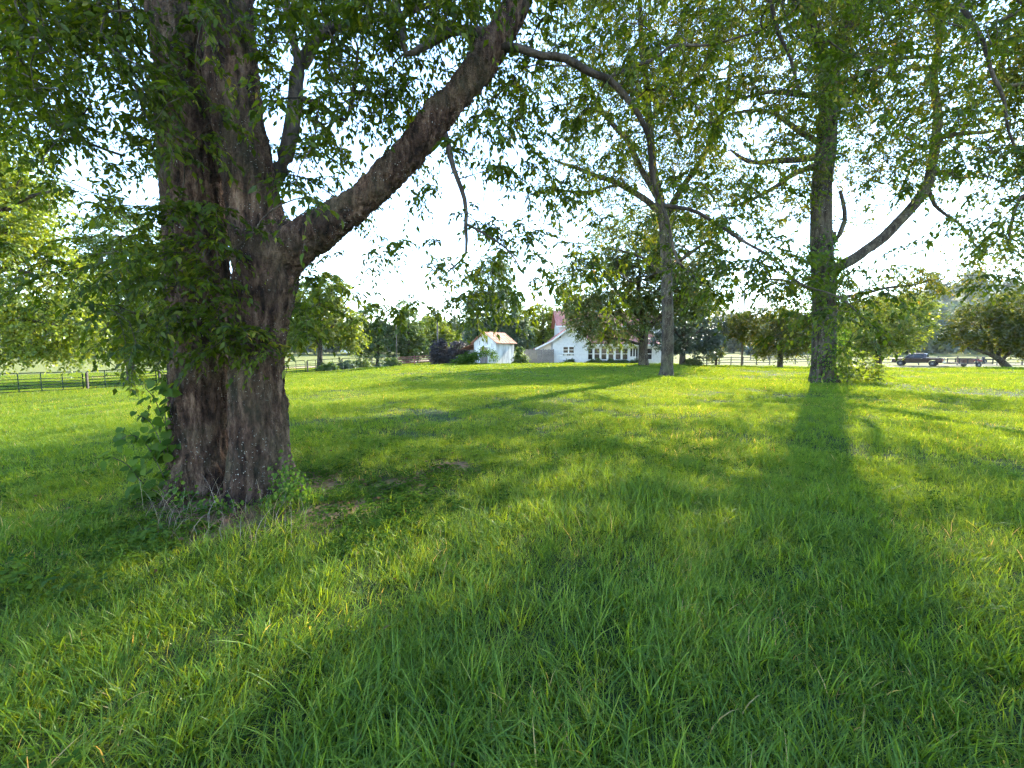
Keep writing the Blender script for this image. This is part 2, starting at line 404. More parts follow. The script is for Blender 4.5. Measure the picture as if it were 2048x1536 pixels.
def sprays(S, ntw, nlf, twl, Ll, Wl, droop=0.5, tubes=True, spread=0.9, rlen=0.35, tips=None):
    """leafy shoots at every tip; returns leaf arrays P D N L W r"""
    P, D, N, L, W, R = [], [], [], [], [], []
    tips = S.tips if tips is None else tips
    for tpi in tips:
        a = S.P[tpi]; p = S.par[tpi]; d0 = a - S.P[p] if p >= 0 else np.array([0, 0, 1.]); d0 = d0 / (np.linalg.norm(d0) + 1e-9)
        tone = rng.random()
        for q in range(ntw):
            tl = twl * rng.uniform(0.6, 1.3)
            dv = d0 * 0.7 + rng.normal(0, spread * 0.6, 3); dv[2] = dv[2] * 0.6; dv = dv / (np.linalg.norm(dv) + 1e-9)
            m = nlf + rng.integers(-1, 2); ts = (np.arange(m) + rng.random()) / m
            pos = a + dv * (ts * tl)[:, None] + np.array([0, 0, -1]) * (droop * tl * ts ** 2)[:, None] + rng.normal(0, 0.02 * twl, (m, 3))
            tg = unit(dv + np.array([0, 0, -1]) * (2 * droop * ts)[:, None])
            sd = unit(np.cross(tg, np.array([0, 0, 1.0])) + 1e-6); sgn = np.where(np.arange(m) % 2, 1, -1)[:, None]
            P.append(pos)
            D.append(tg * 0.6 + sd * sgn * 0.75 + np.array([0, 0, -0.45]) * droop * 2 * rng.uniform(0.3, 1.3, (m, 1)) + rng.normal(0, 0.25, (m, 3)))
            N.append(np.array([0, 0, 1.0]) + rng.normal(0, 0.45, (m, 3)))
            sc = rng.uniform(1 - rlen, 1 + rlen * 0.6, m)
            L.append(Ll * sc); W.append(Wl * sc * rng.uniform(0.85, 1.15, m))
            R.append(np.clip(0.45 * tone + 0.55 * rng.random(m) ** 1.1, 0, 1))
            if tubes:
                par = tpi
                for t in (0.35, 0.7, 1.0):
                    par = S.node(a + dv * t * tl + np.array([0, 0, -1]) * droop * tl * t * t, 0, par, False)
    return [np.concatenate(x) for x in (P, D, N, L, W, R)]

def lobe_points(lobes, n, depth, dscale=1.0, shell=0.55):
    """anchor points in ellipsoid lobes given in photograph pixels (cx,cy,rx,ry) at a depth; real ellipsoids in metres"""
    w = np.array([lb[2] * lb[3] * math.sqrt(lb[2] * lb[3]) for lb in lobes]) ** 0.8; w /= w.sum()
    out = []
    for lb, wi in zip(lobes, w):
        k = max(3, int(n * wi)); dd = depth + (lb[4] if len(lb) > 4 else 0)
        c = at(lb[0], lb[1], dd); rx, rz = lb[2] * mpp(dd), lb[3] * mpp(dd); ry = (rx + rz) / 2 * dscale
        v = unit(rng.normal(0, 1, (k, 3))); r = rng.random(k) ** (1 / 3 * shell)
        r = r * np.array([1 + 0.22 * mnoise.noise(Vector(q) * 2.1 + Vector(c)) for q in v])
        out.append(c + v * r[:, None] * np.array([rx, ry, rz]))
    A = np.vstack(out)
    zg = gz(A[:, 0], A[:, 1]); A[:, 2] = np.maximum(A[:, 2], zg + 0.25)
    return A

def px_path(pts, d):
    """[(px,py,r_px[,depth])] -> 3-D points and radii in metres"""
    P, R = [], []
    for q in pts:
        dd = q[3] if len(q) > 3 else d
        P.append(at(q[0], q[1], dd)); R.append(q[2] * mpp(dd))
    return np.array(P), np.array(R)

def finish_tree(name, base, S, leafarr, leafmat, barkmat, label, cat='tree', group=None, fine=False, rmin=0.006, step=0.5, minr=0.0, fold=0.18):
    S.radii(rmin)
    root = empty(name, base); tag(root, label, cat, group)
    tb = S.tubes(minr=minr)
    if tb is not None:
        link('trunk', np_mesh('trunk', tb[0], tb[1], barkmat, smooth=True), root)
    P, D, N, L, W, r = leafarr
    cr = link('crown', crown_mesh('crown', leafmat, P, D, N, L, W, r, fine, fold), root)
    cr['kind'] = 'stuff'
    return root

# ================================================================== SETTING: ground
def ground_material():
    m, n, l = new_mat('ground_turf')
    geo = n.new('ShaderNodeNewGeometry')
    a = n.new('ShaderNodeTexNoise'); a.inputs['Scale'].default_value = 0.22; a.inputs['Detail'].default_value = 7; a.inputs['Roughness'].default_value = 0.62
    b = n.new('ShaderNodeTexNoise'); b.inputs['Scale'].default_value = 5.0; b.inputs['Detail'].default_value = 8; b.inputs['Roughness'].default_value = 0.7
    for x in (a, b): l.new(geo.outputs['Position'], x.inputs['Vector'])
    ra = ramp(n, [(0.3, (0.026, 0.042, 0.012)), (0.5, (0.042, 0.062, 0.017)), (0.7, (0.062, 0.078, 0.026))]); l.new(a.outputs['Fac'], ra.inputs[0])
    rb = ramp(n, [(0.3, (0.45, 0.45, 0.45)), (0.65, (1.2, 1.2, 1.2))]); l.new(b.outputs['Fac'], rb.inputs[0])
    mx = n.new('ShaderNodeMix'); mx.data_type = 'RGBA'; mx.blend_type = 'MULTIPLY'; mx.inputs[0].default_value = 1
    l.new(ra.outputs[0], mx.inputs[6]); l.new(rb.outputs[0], mx.inputs[7])
    # bare earth shows through under the tree (a worn spot with its own shape)
    at_ = n.new('ShaderNodeAttribute'); at_.attribute_name = 'bare'
    rs = ramp(n, [(0.3, (0.10, 0.06, 0.038)), (0.5, (0.17, 0.105, 0.068)), (0.7, (0.26, 0.18, 0.12))]); l.new(b.outputs['Fac'], rs.inputs[0])
    m2 = n.new('ShaderNodeMix'); m2.data_type = 'RGBA'; l.new(at_.outputs['Fac'], m2.inputs[0]); l.new(mx.outputs[2], m2.inputs[6]); l.new(rs.outputs[0], m2.inputs[7])
    # hay-coloured tone of the mown pasture far off
    at2 = n.new('ShaderNodeAttribute'); at2.attribute_name = 'hay'
    m3 = n.new('ShaderNodeMix'); m3.data_type = 'RGBA'; l.new(at2.outputs['Fac'], m3.inputs[0]); l.new(m2.outputs[2], m3.inputs[6]); m3.inputs[7].default_value = (0.19, 0.20, 0.06, 1)
    p = n.new('ShaderNodeBsdfPrincipled'); p.inputs['Roughness'].default_value = 1.0; p.inputs['Specular IOR Level'].default_value = 0.1
    l.new(m3.outputs[2], p.inputs['Base Color'])
    bp = n.new('ShaderNodeBump'); bp.inputs['Strength'].default_value = 0.8; bp.inputs['Distance'].default_value = 0.05
    l.new(b.outputs['Fac'], bp.inputs['Height']); l.new(bp.outputs[0], p.inputs['Normal'])
    o = n.new('ShaderNodeOutputMaterial'); l.new(p.outputs[0], o.inputs[0])
    return m
def gpix(px, py, z=0.0):
    u = (px - 1024.0) / F; v = (768.0 - py) / F
    y = CP + v * SP; zz = v * CP - SP
    s = (z - EYE) / zz
    return np.array([u * s, y * s])
TREE_C = at(468, 900, 4.85)[:2]
bare_spots = [(gpix(665, 955), 0.34), (gpix(680, 1035), 0.42), (gpix(900, 935), 0.30), (gpix(560, 1000), 0.3), (gpix(430, 1050), 0.28), (gpix(830, 960), 0.25)]
def bareness(x, y, grow=0.0):
    v = np.zeros_like(np.asarray(x, float))
    for (c, r) in bare_spots:
        r = r + grow
        d = np.hypot((x - c[0]), (y - c[1])) / r
        v = np.maximum(v, 1 - sstep(0.45, 1.15, d))
    dT = np.hypot(x - TREE_C[0], y - TREE_C[1]); v = np.maximum(v, 1 - sstep(0.75, 1.0, dT))
    return v
t = np.linspace(-1, 1, 200); gx = np.sign(t) * (np.abs(t) ** 3.2) * 900 + 6 * t
t = np.linspace(-0.42, 1, 200); gy = np.sign(t) * (np.abs(t) ** 3.2) * 1100 + 8 * t
GX, GY = np.meshgrid(gx, gy); GZ = gz(GX, GY)
V = np.stack([GX, GY, GZ], -1).reshape(-1, 3)
nx, ny = len(gx), len(gy)
ii = np.arange(ny - 1)[:, None] * nx; jj = np.arange(nx - 1)[None]
Q = np.stack([ii + jj, ii + jj + 1, ii + nx + jj + 1, ii + nx + jj], -1).reshape(-1, 4)
gme = np_mesh('ground', V, Q, ground_material(), smooth=True)
a = gme.attributes.new('bare', 'FLOAT', 'POINT'); a.data.foreach_set('value', bareness(V[:, 0], V[:, 1]).astype(np.float32))
rr = np.hypot(V[:, 0], V[:, 1]); hay = 0.75 * sstep(62, 90, rr)
a = gme.attributes.new('hay', 'FLOAT', 'POINT'); a.data.foreach_set('value', hay.astype(np.float32))
tag(link('ground', gme), kind='structure')

def strip(name, pts, widths, mat, dz=0.03, seg=1.0):
    P, R = catmull([(p[0], p[1], 0) for p in pts], widths, seg)
    T = unit(np.gradient(P, axis=0)); S_ = np.stack([-T[:, 1], T[:, 0], 0 * T[:, 0]], -1)
    rows = []
    for k in (-1, -0.5, 0, 0.5, 1):
        q = P + S_ * R[:, None] * k * (1 + 0.12 * np.sin(np.arange(len(P)) * 1.7 + k))[:, None]
        q[:, 2] = gz(q[:, 0], q[:, 1]) + dz; rows.append(q)
    V = np.stack(rows, 1).reshape(-1, 3); m = len(P)
    i = np.arange(m - 1)[:, None] * 5; j = np.arange(4)[None]
    Qd = np.stack([i + j, i + j + 1, i + 5 + j + 1, i + 5 + j], -1).reshape(-1, 4)
    return tag(link(name, np_mesh(name, V, Qd, mat, smooth=True)), kind='structure')
M['gravel'] = plain_mat('gravel', (0.13, 0.12, 0.075), 0.95, var=0.35, scale=9, bump=0.5, spec=0.1)
M['dirt'] = plain_mat('dirt', (0.36, 0.25, 0.17), 0.95, var=0.3, scale=2.5, bump=0.4, spec=0.1)
strip('driveway', [(14, 50), (24, 50), (34, 53), (48, 60.5), (62, 64), (95, 70)], [1.6, 1.7, 1.9, 2.0, 2.0, 2.0], M['gravel'])
strip('dirt_track', [(-75, 28), (-52, 38), (-42, 50), (-36, 64), (-24, 80), (-10, 92)], [2.6, 2.4, 2.2, 2.0, 1.8, 1.6], M['dirt'])

# ================================================================== grass (stuff, geometry-node clumps)
def blade_clump(name, nb, rad, hmin, hmax, wid, mat, segs=3, flop=0.9, seed=0, dirbias=0.0, tuft=14):
    g = np.random.default_rng(seed)
    nt = max(1, nb // tuft)
    a = g.random(nt) * 2 * math.pi; r = rad * np.sqrt(g.random(nt)); tid = g.integers(0, nt, nb)
    tc = np.stack([r * np.cos(a), r * np.sin(a)], -1); off = g.normal(0, 0.032 * (wid / .0045) ** .5, (nb, 2))
    loose = g.random(nb) < 0.3; la = g.random(nb) * 6.283; lr = rad * np.sqrt(g.random(nb))
    xy = np.where(loose[:, None], np.stack([lr * np.cos(la), lr * np.sin(la)], -1), tc[tid] + off)
    B = np.stack([xy[:, 0], xy[:, 1], -0.012 * np.ones(nb)], -1)
    th_size = g.uniform(.6, 1.25, nt)[tid]
    H = g.uniform(hmin, hmax, nb) * th_size * np.where(g.random(nb) < 0.05, 1.3, 1.0)
    tdir = g.normal(0, 1.5 - dirbias, nt)[tid] if dirbias else g.random(nt)[tid] * 6.283
    th = np.where(loose, g.random(nb) * 6.283, tdir + g.normal(0, 0.85, nb))
    dx, dy = np.cos(th), np.sin(th)
    bend = flop * g.uniform(0.15, 1.4, nb); lean = g.uniform(0.05, 0.6, nb)
    wv = wid * g.uniform(0.55, 1.35, nb); tw = g.normal(0, 0.5, nb)
    V = []
    for s in range(segs + 1):
        t = s / segs
        out = H * t * np.sin(np.minimum(lean + bend * t * 0.55, 1.75)); up = H * t * np.cos(np.minimum(lean + bend * t * 0.55, 1.5))
        c = B + np.stack([dx * out, dy * out, up], -1)
        px_, py_ = -np.sin(th + tw), np.cos(th + tw)
        w = wv * (1 - t) ** 0.6 * (0.75 + 0.5 * min(1, t * 3)) * 0.5
        if s == segs: V.append(c[:, None])
        else: V.append(np.stack([c + np.stack([px_ * w, py_ * w, 0 * w], -1), c - np.stack([px_ * w, py_ * w, 0 * w], -1)], 1))
    V = np.concatenate(V, 1); k = V.shape[1]
    T = []
    for s in range(segs - 1):
        i = 2 * s; T += [[i, i + 1, i + 3], [i, i + 3, i + 2]]
    i = 2 * (segs - 1); T += [[i, i + 1, i + 2]]
    Fc = (np.array(T)[None] + (np.arange(nb) * k)[:, None, None]).reshape(-1, 3)
    rn = np.clip(g.normal(0.38, 0.22, nb) + g.normal(0, .18, nt)[tid], 0, 0.94); rn = np.where(g.random(nb) < 0.05, 1.0, rn)
    return bpy.data.objects.new(name, np_mesh(name, V.reshape(-1, 3), Fc, mat, rnd=np.repeat(rn, k)))
def scatter_object(name, pts, rot, scl, idx, protos, label, cat, tilt=0.12):
    pts = np.asarray(pts, np.float32); n = len(pts)
    me = bpy.data.meshes.new(name); me.vertices.add(n); me.vertices.foreach_set('co', pts.ravel())
    e = .3; gx_ = (gz(pts[:, 0] + e, pts[:, 1]) - gz(pts[:, 0] - e, pts[:, 1])) / (2 * e); gy_ = (gz(pts[:, 0], pts[:, 1] + e) - gz(pts[:, 0], pts[:, 1] - e)) / (2 * e)
    cr_, sr_ = np.cos(rot), np.sin(rot); nlx = -(gx_ * cr_ + gy_ * sr_); nly = -(-gx_ * sr_ + gy_ * cr_)
    for nm, ty, arr in (('rot', 'FLOAT', rot), ('scl', 'FLOAT', scl), ('idx', 'INT', idx), ('tx', 'FLOAT', rng.normal(0, tilt, n) - nly), ('ty', 'FLOAT', rng.normal(0, tilt, n) + nlx)):
        at_ = me.attributes.new(nm, ty, 'POINT'); at_.data.foreach_set('value', np.asarray(arr, np.int32 if ty == 'INT' else np.float32))
    me.update()
    me.materials.append(protos[0].data.materials[0])
    o = link(name, me)
    ng = bpy.data.node_groups.new(name + '_scatter', 'GeometryNodeTree')
    ng.interface.new_socket('Geometry', in_out='INPUT', socket_type='NodeSocketGeometry')
    ng.interface.new_socket('Geometry', in_out='OUTPUT', socket_type='NodeSocketGeometry')
    N = ng.nodes; Lk = ng.links
    gi = N.new('NodeGroupInput'); go = N.new('NodeGroupOutput'); iop = N.new('GeometryNodeInstanceOnPoints')
    g2i = N.new('GeometryNodeGeometryToInstance')
    for p in protos:
        oi = N.new('GeometryNodeObjectInfo'); oi.inputs['Object'].default_value = p; oi.transform_space = 'ORIGINAL'
        Lk.new(oi.outputs['Geometry'], g2i.inputs[0])
    def named(nm, ty):
        q = N.new('GeometryNodeInputNamedAttribute'); q.data_type = ty; q.inputs[0].default_value = nm; return q.outputs[0]
    cx = N.new('ShaderNodeCombineXYZ'); Lk.new(named('tx', 'FLOAT'), cx.inputs[0]); Lk.new(named('ty', 'FLOAT'), cx.inputs[1]); Lk.new(named('rot', 'FLOAT'), cx.inputs[2])
    Lk.new(gi.outputs[0], iop.inputs['Points']); Lk.new(g2i.outputs[0], iop.inputs['Instance'])
    iop.inputs['Pick Instance'].default_value = True
    Lk.new(named('idx', 'INT'), iop.inputs['Instance Index'])
    Lk.new(cx.outputs[0], iop.inputs['Rotation'])
    Lk.new(named('scl', 'FLOAT'), iop.inputs['Scale'])
    Lk.new(iop.outputs[0], go.inputs[0])
    md = o.modifiers.new('scatter', 'NODES'); md.node_group = ng
    tag(o, label, cat, kind='stuff')
    return o
def wedge(r0, r1, dens, half=math.radians(60)):
    n = int(dens * half * (r1 * r1 - r0 * r0))
    r = np.sqrt(rng.random(n) * (r1 * r1 - r0 * r0) + r0 * r0); a = rng.uniform(-half, half, n)
    return r * np.sin(a), r * np.cos(a)
def nfield(x, y, s, off=0.0):
    return np.array([mnoise.noise((xx * s + off, yy * s - off, 0.37)) for xx, yy in zip(x, y)])
def clump_protos(tagname, specs):
    return [blade_clump(f'{tagname}_{i}', *s[:5], M['grass'], segs=s[5], flop=s[6], seed=70 + i, dirbias=s[7]) for i, s in enumerate(specs)]
CL = gpix(770, 990)
def thin_patch(x, y): return 1 - sstep(.7, 1.15, np.hypot((x - CL[0]) / .95, (y - CL[1]) / .62))
# near: long, lush, flopping blades
pr = clump_protos('near_clump', [(330, .36, .08, .18, .0055, 4, 1.2, 0.4), (300, .36, .11, .26, .0058, 4, 1.5, 0.7), (340, .36, .05, .13, .0052, 3, 1.0, 0.0),
                                 (260, .36, .13, .30, .0062, 4, 1.7, 0.8), (330, .36, .07, .18, .0055, 4, 1.3, 0.0)])
x1, y1 = wedge(0.5, 8.0, 11.5, math.radians(66))
x2, y2 = rng.uniform(-4, 4, 110), rng.uniform(-1.4, 0.7, 110)
x = np.concatenate([x1, x2]); y = np.concatenate([y1, y2])
keep = (rng.random(len(x)) > np.maximum(0.93 * bareness(x, y, .22), .88 * thin_patch(x, y))) & (np.hypot(x - TREE_C[0], y - TREE_C[1]) > 0.85)
x, y = x[keep], y[keep]
gxx, gyy = np.meshgrid(np.arange(-9, 9, .31), np.arange(-1.2, 8.2, .31)); gxx = gxx.ravel() + rng.uniform(-.1, .1, gxx.size); gyy = gyy.ravel() + rng.uniform(-.1, .1, gyy.size)
gk = (np.hypot(gxx, gyy) < 8.2) & (np.abs(gxx) < 1.6 * np.maximum(gyy, 0) + 2.2) & (bareness(gxx, gyy, .2) < .3) & (thin_patch(gxx, gyy) < .4) & (np.hypot(gxx - TREE_C[0], gyy - TREE_C[1]) > .95)
nb0 = len(x); x = np.concatenate([x, gxx[gk]]); y = np.concatenate([y, gyy[gk]])
lush = nfield(x, y, 0.7) + 0.5 * nfield(x, y, 2.0, 4)
sc = np.clip(0.88 + 0.35 * lush + rng.normal(0, 0.1, len(x)), 0.72, 1.4) * (1 - 0.3 * sstep(4.5, 8, np.hypot(x, y))) * (1 - 0.5 * bareness(x, y)) * (1 - .45 * thin_patch(x, y))
rot = nfield(x, y, 0.5, 9) * 7 + rng.normal(0, 0.9, len(x)) + 1.2
idx = np.where(lush > 0.1, rng.choice([1, 3, 4, 0], len(x)), rng.choice([0, 2, 4, 1], len(x))); idx[nb0:] = 2; sc[nb0:] = rng.uniform(.8, 1.1, len(x) - nb0)
scatter_object('lawn_grass', np.stack([x, y, gz(x, y)], -1), rot, sc, idx, pr, 'long lush green grass blades covering the lawn in the foreground', 'grass', tilt=.05)
# middle distance
pr = clump_protos('mid_clump', [(700, .8, .06, .14, .0070, 3, 1.0, 0.4), (640, .8, .07, .17, .0072, 3, 1.2, 0.6), (700, .8, .05, .12, .0066, 3, 0.9, 0.0)])
x, y = wedge(7.2, 22, 4.0, math.radians(63))
keep = rng.random(len(x)) > 0.9 * bareness(x, y)
x, y = x[keep], y[keep]
lush = nfield(x, y, 0.4)
scatter_object('field_grass', np.stack([x, y, gz(x, y)], -1), rng.random(len(x)) * 6.3, np.clip(0.9 + 0.3 * lush + rng.normal(0, .12, len(x)), .6, 1.4),
               rng.integers(0, 3, len(x)), pr, 'sunlit mown grass of the lawn between the shade trees', 'grass', tilt=.02)
# far lawn
pr = clump_protos('far_clump', [(800, 1.7, .06, .13, .015, 2, 0.9, 0.4), (800, 1.7, .07, .15, .015, 2, 1.0, 0.0), (760, 1.7, .05, .12, .014, 2, 0.8, 0.0)])
x, y = wedge(20.5, 74, 0.95, math.radians(57))
keep = ~((np.abs(y - np.interp(x, [14, 24, 34, 48, 62, 95], [50, 50, 53, 60.5, 64, 70])) < 2.6) & (x > 13)) 
x, y = x[keep], y[keep]
scatter_object('distant_grass', np.stack([x, y, gz(x, y)], -1), rng.random(len(x)) * 6.3, np.clip(0.95 + 0.3 * nfield(x, y, 0.15) + rng.normal(0, .12, len(x)), .6, 1.4),
               rng.integers(0, 3, len(x)), pr, 'bright short grass reaching to the house and fences', 'grass', tilt=.01)
# clover and small broad-leaved weeds
def clover_clump(name, nl, rad, size, seed, mat):
    g = np.random.default_rng(seed); P, D, N, L, W, R = [], [], [], [], [], []
    for i in range(nl):
        a = g.random() * 6.283; r = rad * math.sqrt(g.random()); c = np.array([r * math.cos(a), r * math.sin(a), g.uniform(0.02, 0.09)])
        b = g.random() * 6.283; rn = g.random(); sz = size * g.uniform(.6, 1.2)
        for k in range(3):
            an = b + k * 2.094; P.append(c); D.append([math.cos(an), math.sin(an), g.normal(0.0, .3)]); N.append([g.normal(0, .35), g.normal(0, .35), 1]); L.append(sz); W.append(sz * 0.8); R.append(np.clip(rn + g.normal(0, .1), 0, 1))
    V, Fc, k = leaves(np.array(P), np.array(D), np.array(N), np.array(L), np.array(W), True, 0.1, 0.15)
    return bpy.data.objects.new(name, np_mesh(name, V, Fc, mat, rnd=np.repeat(R, k)))
pr = [clover_clump('clover_a', 30, .14, .019, 1, M['clover']), clover_clump('clover_b', 24, .14, .024, 2, M['clover']), clover_clump('weed_c', 7, .12, .045, 3, M['clover'])]
cp = [(gpix(790, 985), .65), (gpix(720, 1020), .6), (gpix(880, 955), .5), (gpix(760, 1070), .45), (gpix(650, 950), .45), (gpix(840, 1040), .4)]
X, Y, I = [], [], []
for c, r in cp:
    k = int(60 * r * r * 3.14); a = rng.random(k) * 6.283; q = r * np.sqrt(rng.random(k)); X.append(c[0] + q * np.cos(a)); Y.append(c[1] + q * np.sin(a) * 1.1); I.append(rng.integers(0, 2, k))
x, y = wedge(1.2, 9, 5); X.append(x); Y.append(y); I.append(rng.integers(0, 3, len(x)))
X = np.concatenate(X); Y = np.concatenate(Y); I = np.concatenate(I)
scatter_object('clover_patch', np.stack([X, Y, gz(X, Y)], -1), rng.random(len(X)) * 6.28, rng.uniform(.7, 1.25, len(X)), I, pr, 'low dark clover and weeds on the worn ground right of the big trunk', 'ground cover', tilt=0.15)
# broad-leaved ground cover in the shade left of the trunk
pr = [clover_clump('groundleaf_a', 20, .16, .034, 11, M['vine']), clover_clump('groundleaf_b', 14, .17, .048, 12, M['vine'])]
X, Y = [], []
for c, r in [(gpix(300, 1060), .55), (gpix(215, 1100), .5), (gpix(330, 1000), .45), (gpix(120, 1160), .5), (gpix(380, 1050), .4), (gpix(250, 1010), .45), (gpix(20, 1190), .45)]:
    k = int(16 * r * r * 3.14); a = rng.random(k) * 6.283; q = r * np.sqrt(rng.random(k)); X.append(c[0] + q * np.cos(a)); Y.append(c[1] + q * np.sin(a))
X = np.concatenate(X); Y = np.concatenate(Y)
scatter_object('leafy_ground_cover', np.stack([X, Y, gz(X, Y)], -1), rng.random(len(X)) * 6.28, rng.uniform(.6, 1.2, len(X)), rng.integers(0, 2, len(X)), pr, 'dark leafy creeper carpeting the shaded ground left of the big trunk', 'ground cover', tilt=0.25)

# ================================================================== THE BIG TWIN-TRUNKED TREE
DT = 4.85
L_STEM = [(420, 1085, 82, 4.95), (414, 1010, 70, 4.95), (408, 940, 59, 4.95), (404, 850, 53, 4.95), (402, 700, 52, 4.95), (394, 550, 52, 4.95), (388, 400, 51, 4.95), (374, 250, 49, 4.95), (360, 120, 45, 4.98), (345, 0, 40, 5.0), (318, -170, 36, 5.1), (280, -420, 28, 5.3), (250, -700, 20, 5.6), (230, -1000, 13, 5.9)]
R_STEM = [(526, 1085, 92, 4.78), (523, 1010, 70, 4.78), (519, 940, 56, 4.78), (516, 850, 50, 4.78), (515, 700, 48, 4.78), (526, 590, 54, 4.78), (530, 520, 57, 4.78), (510, 420, 48, 4.78), (492, 320, 44, 4.78), (472, 220, 44, 4.78), (456, 110, 45, 4.80), (448, 0, 45, 4.82), (440, -170, 40, 4.85), (450, -420, 31, 4.95), (470, -700, 22, 5.1), (480, -1000, 13, 5.2)]
LIMB = [(545, 540, 37, 4.78), (590, 490, 39, 4.76), (640, 460, 36, 4.74), (690, 424, 32, 4.75), (745, 380, 29, 4.77), (800, 325, 29.5, 4.78), (842, 280, 27, 4.8), (880, 230, 28.5, 4.83), (925, 178, 26.5, 4.86), (965, 125, 28, 4.9), (1004, 62, 25, 4.95), (1040, -10, 24, 5.0), (1075, -120, 22, 5.05), (1120, -320, 18, 5.2), (1180, -600, 12, 5.4), (1230, -850, 8, 5.6)]
def big_tree():
    S = Skel(90000)
    parts = []
    for pts in (L_STEM, R_STEM, LIMB):
        P, R = px_path(pts, DT); Q, RR = catmull(P, R, 0.06); parts.append((Q, RR))
    # ---- trunk: both stems, the fork and the root flare fused into one skin
    mb = MB()
    Q, RR = parts[0]; k = int(np.argmax(Q[:, 2] > 5.6)); mb.tube(Q[:k], list(RR[:k]), 20)
    Q, RR = parts[1]; k = int(np.argmax(Q[:, 2] > 5.6)); mb.tube(Q[:k], list(RR[:k]), 20)
    Q, RR = parts[2]; k = int(np.argmax(Q[:, 2] > 5.6)); mb.tube(Q[:k], list(RR[:k]), 20)
    for (px, py, ex, ey, r0) in [(535, 860, 612, 985, 26), (540, 800, 590, 990, 24), (385, 850, 322, 1010, 26), (470, 1000, 465, 1075, 20)]:
        s0 = at(px, py, 4.75); e = gpix(ex, ey); e3 = np.array([e[0], e[1], float(gz(e[0], e[1])) - 0.06])
        mid = s0 * 0.42 + e3 * 0.58; mid[2] = s0[2] * 0.24 + e3[2] * 0.76
        Q2, R2 = catmull([s0 + np.array([0, .15, 0]), mid, e3], [r0 * mpp(4.75) * .8, r0 * mpp(4.75) * .62, 0.03], .05); mb.tube(Q2, list(R2), 12)
    me = mb.mesh('trunk_raw', M['bark_big']); ob = bpy.data.objects.new('trunk_raw', me); COL.objects.link(ob)
    md = ob.modifiers.new('r', 'REMESH'); md.mode = 'VOXEL'; md.voxel_size = 0.0165; md.use_smooth_shade = True
    ms = ob.modifiers.new('s', 'SMOOTH'); ms.factor = 0.5; ms.iterations = 4
    dg = bpy.context.evaluated_depsgraph_get(); ev = ob.evaluated_get(dg); m2 = bpy.data.meshes.new_from_object(ev)
    bpy.data.objects.remove(ob)
    n = len(m2.vertices); co = np.empty(n * 3, np.float32); m2.vertices.foreach_get('co', co); co = co.reshape(-1, 3)
    no = np.empty(n * 3, np.float32); m2.vertices.foreach_get('normal', no); no = no.reshape(-1, 3)
    disp = np.empty(n)
    for i in range(n):
        x, y, z = co[i]
        lo = mnoise.noise((x * 2.2, y * 2.2, z * 1.1)) * 0.030 + mnoise.noise((x * 6, y * 6, z * 2.2 + 5)) * 0.013
        f1 = mnoise.noise((x * 15, y * 15, z * 3.2 + 9)); f2 = mnoise.noise((x * 38, y * 38, z * 24 + 3))
        wart = max(0.0, mnoise.noise((x * 26 + 7, y * 26, z * 26)) - 0.32) * 0.045
        disp[i] = lo + (min(abs(f1), .4) - 0.2) * 0.060 + f2 * 0.009 + wart
    co = co + no * disp[:, None]
    m2.vertices.foreach_set('co', co.astype(np.float32).ravel()); m2.materials.clear(); m2.materials.append(M['bark_big'])
    # split the skin: what follows the big limb is the limb, the rest the trunk
    npol = len(m2.polygons); cen = np.empty(npol * 3, np.float32); m2.update(); m2.polygons.foreach_get('center', cen); cen = cen.reshape(-1, 3)
    fv = np.empty(npol * 4, np.int32); ok = all(p.loop_total == 4 for p in m2.polygons[:50])
    m2.polygons.foreach_get('vertices', fv); fv = fv.reshape(-1, 4)
    def dist(Q): 
        d = np.full(npol, 1e9)
        for q in Q[::2]: d = np.minimum(d, np.linalg.norm(cen - q, axis=1))
        return d
    dl = dist(parts[2][0][8:]); dr = dist(parts[1][0])
    is_l = (dl < dr - 0.02) & (cen[:, 0] > at(590, 500, 4.77)[0])
    root = empty('shade_tree', (TREE_C[0], TREE_C[1], 0.0))
    tag(root, 'huge shade tree with two fused brown trunks standing close to the camera', 'tree')
    for nm, sel in (('trunk', ~is_l), ('limb', is_l)):
        f = fv[sel]; u, inv = np.unique(f, return_inverse=True)
        link(nm, np_mesh(nm, co[u], inv.reshape(-1, 4), M['bark_big'], smooth=True), root)
    # ---- upper stems and branches
    for (pts, (Q, RR)) in zip((L_STEM, R_STEM, LIMB), parts):
        k = int(np.argmax(Q[:, 2] > 5.45))
        S.path(Q[:k][::6], RR[:k][::6] * 0.6, attach=False, step=0.3)
        S.path(Q[k - 2:][::4], RR[k - 2:][::4], attach=True, step=0.3)
    n_main = S.n
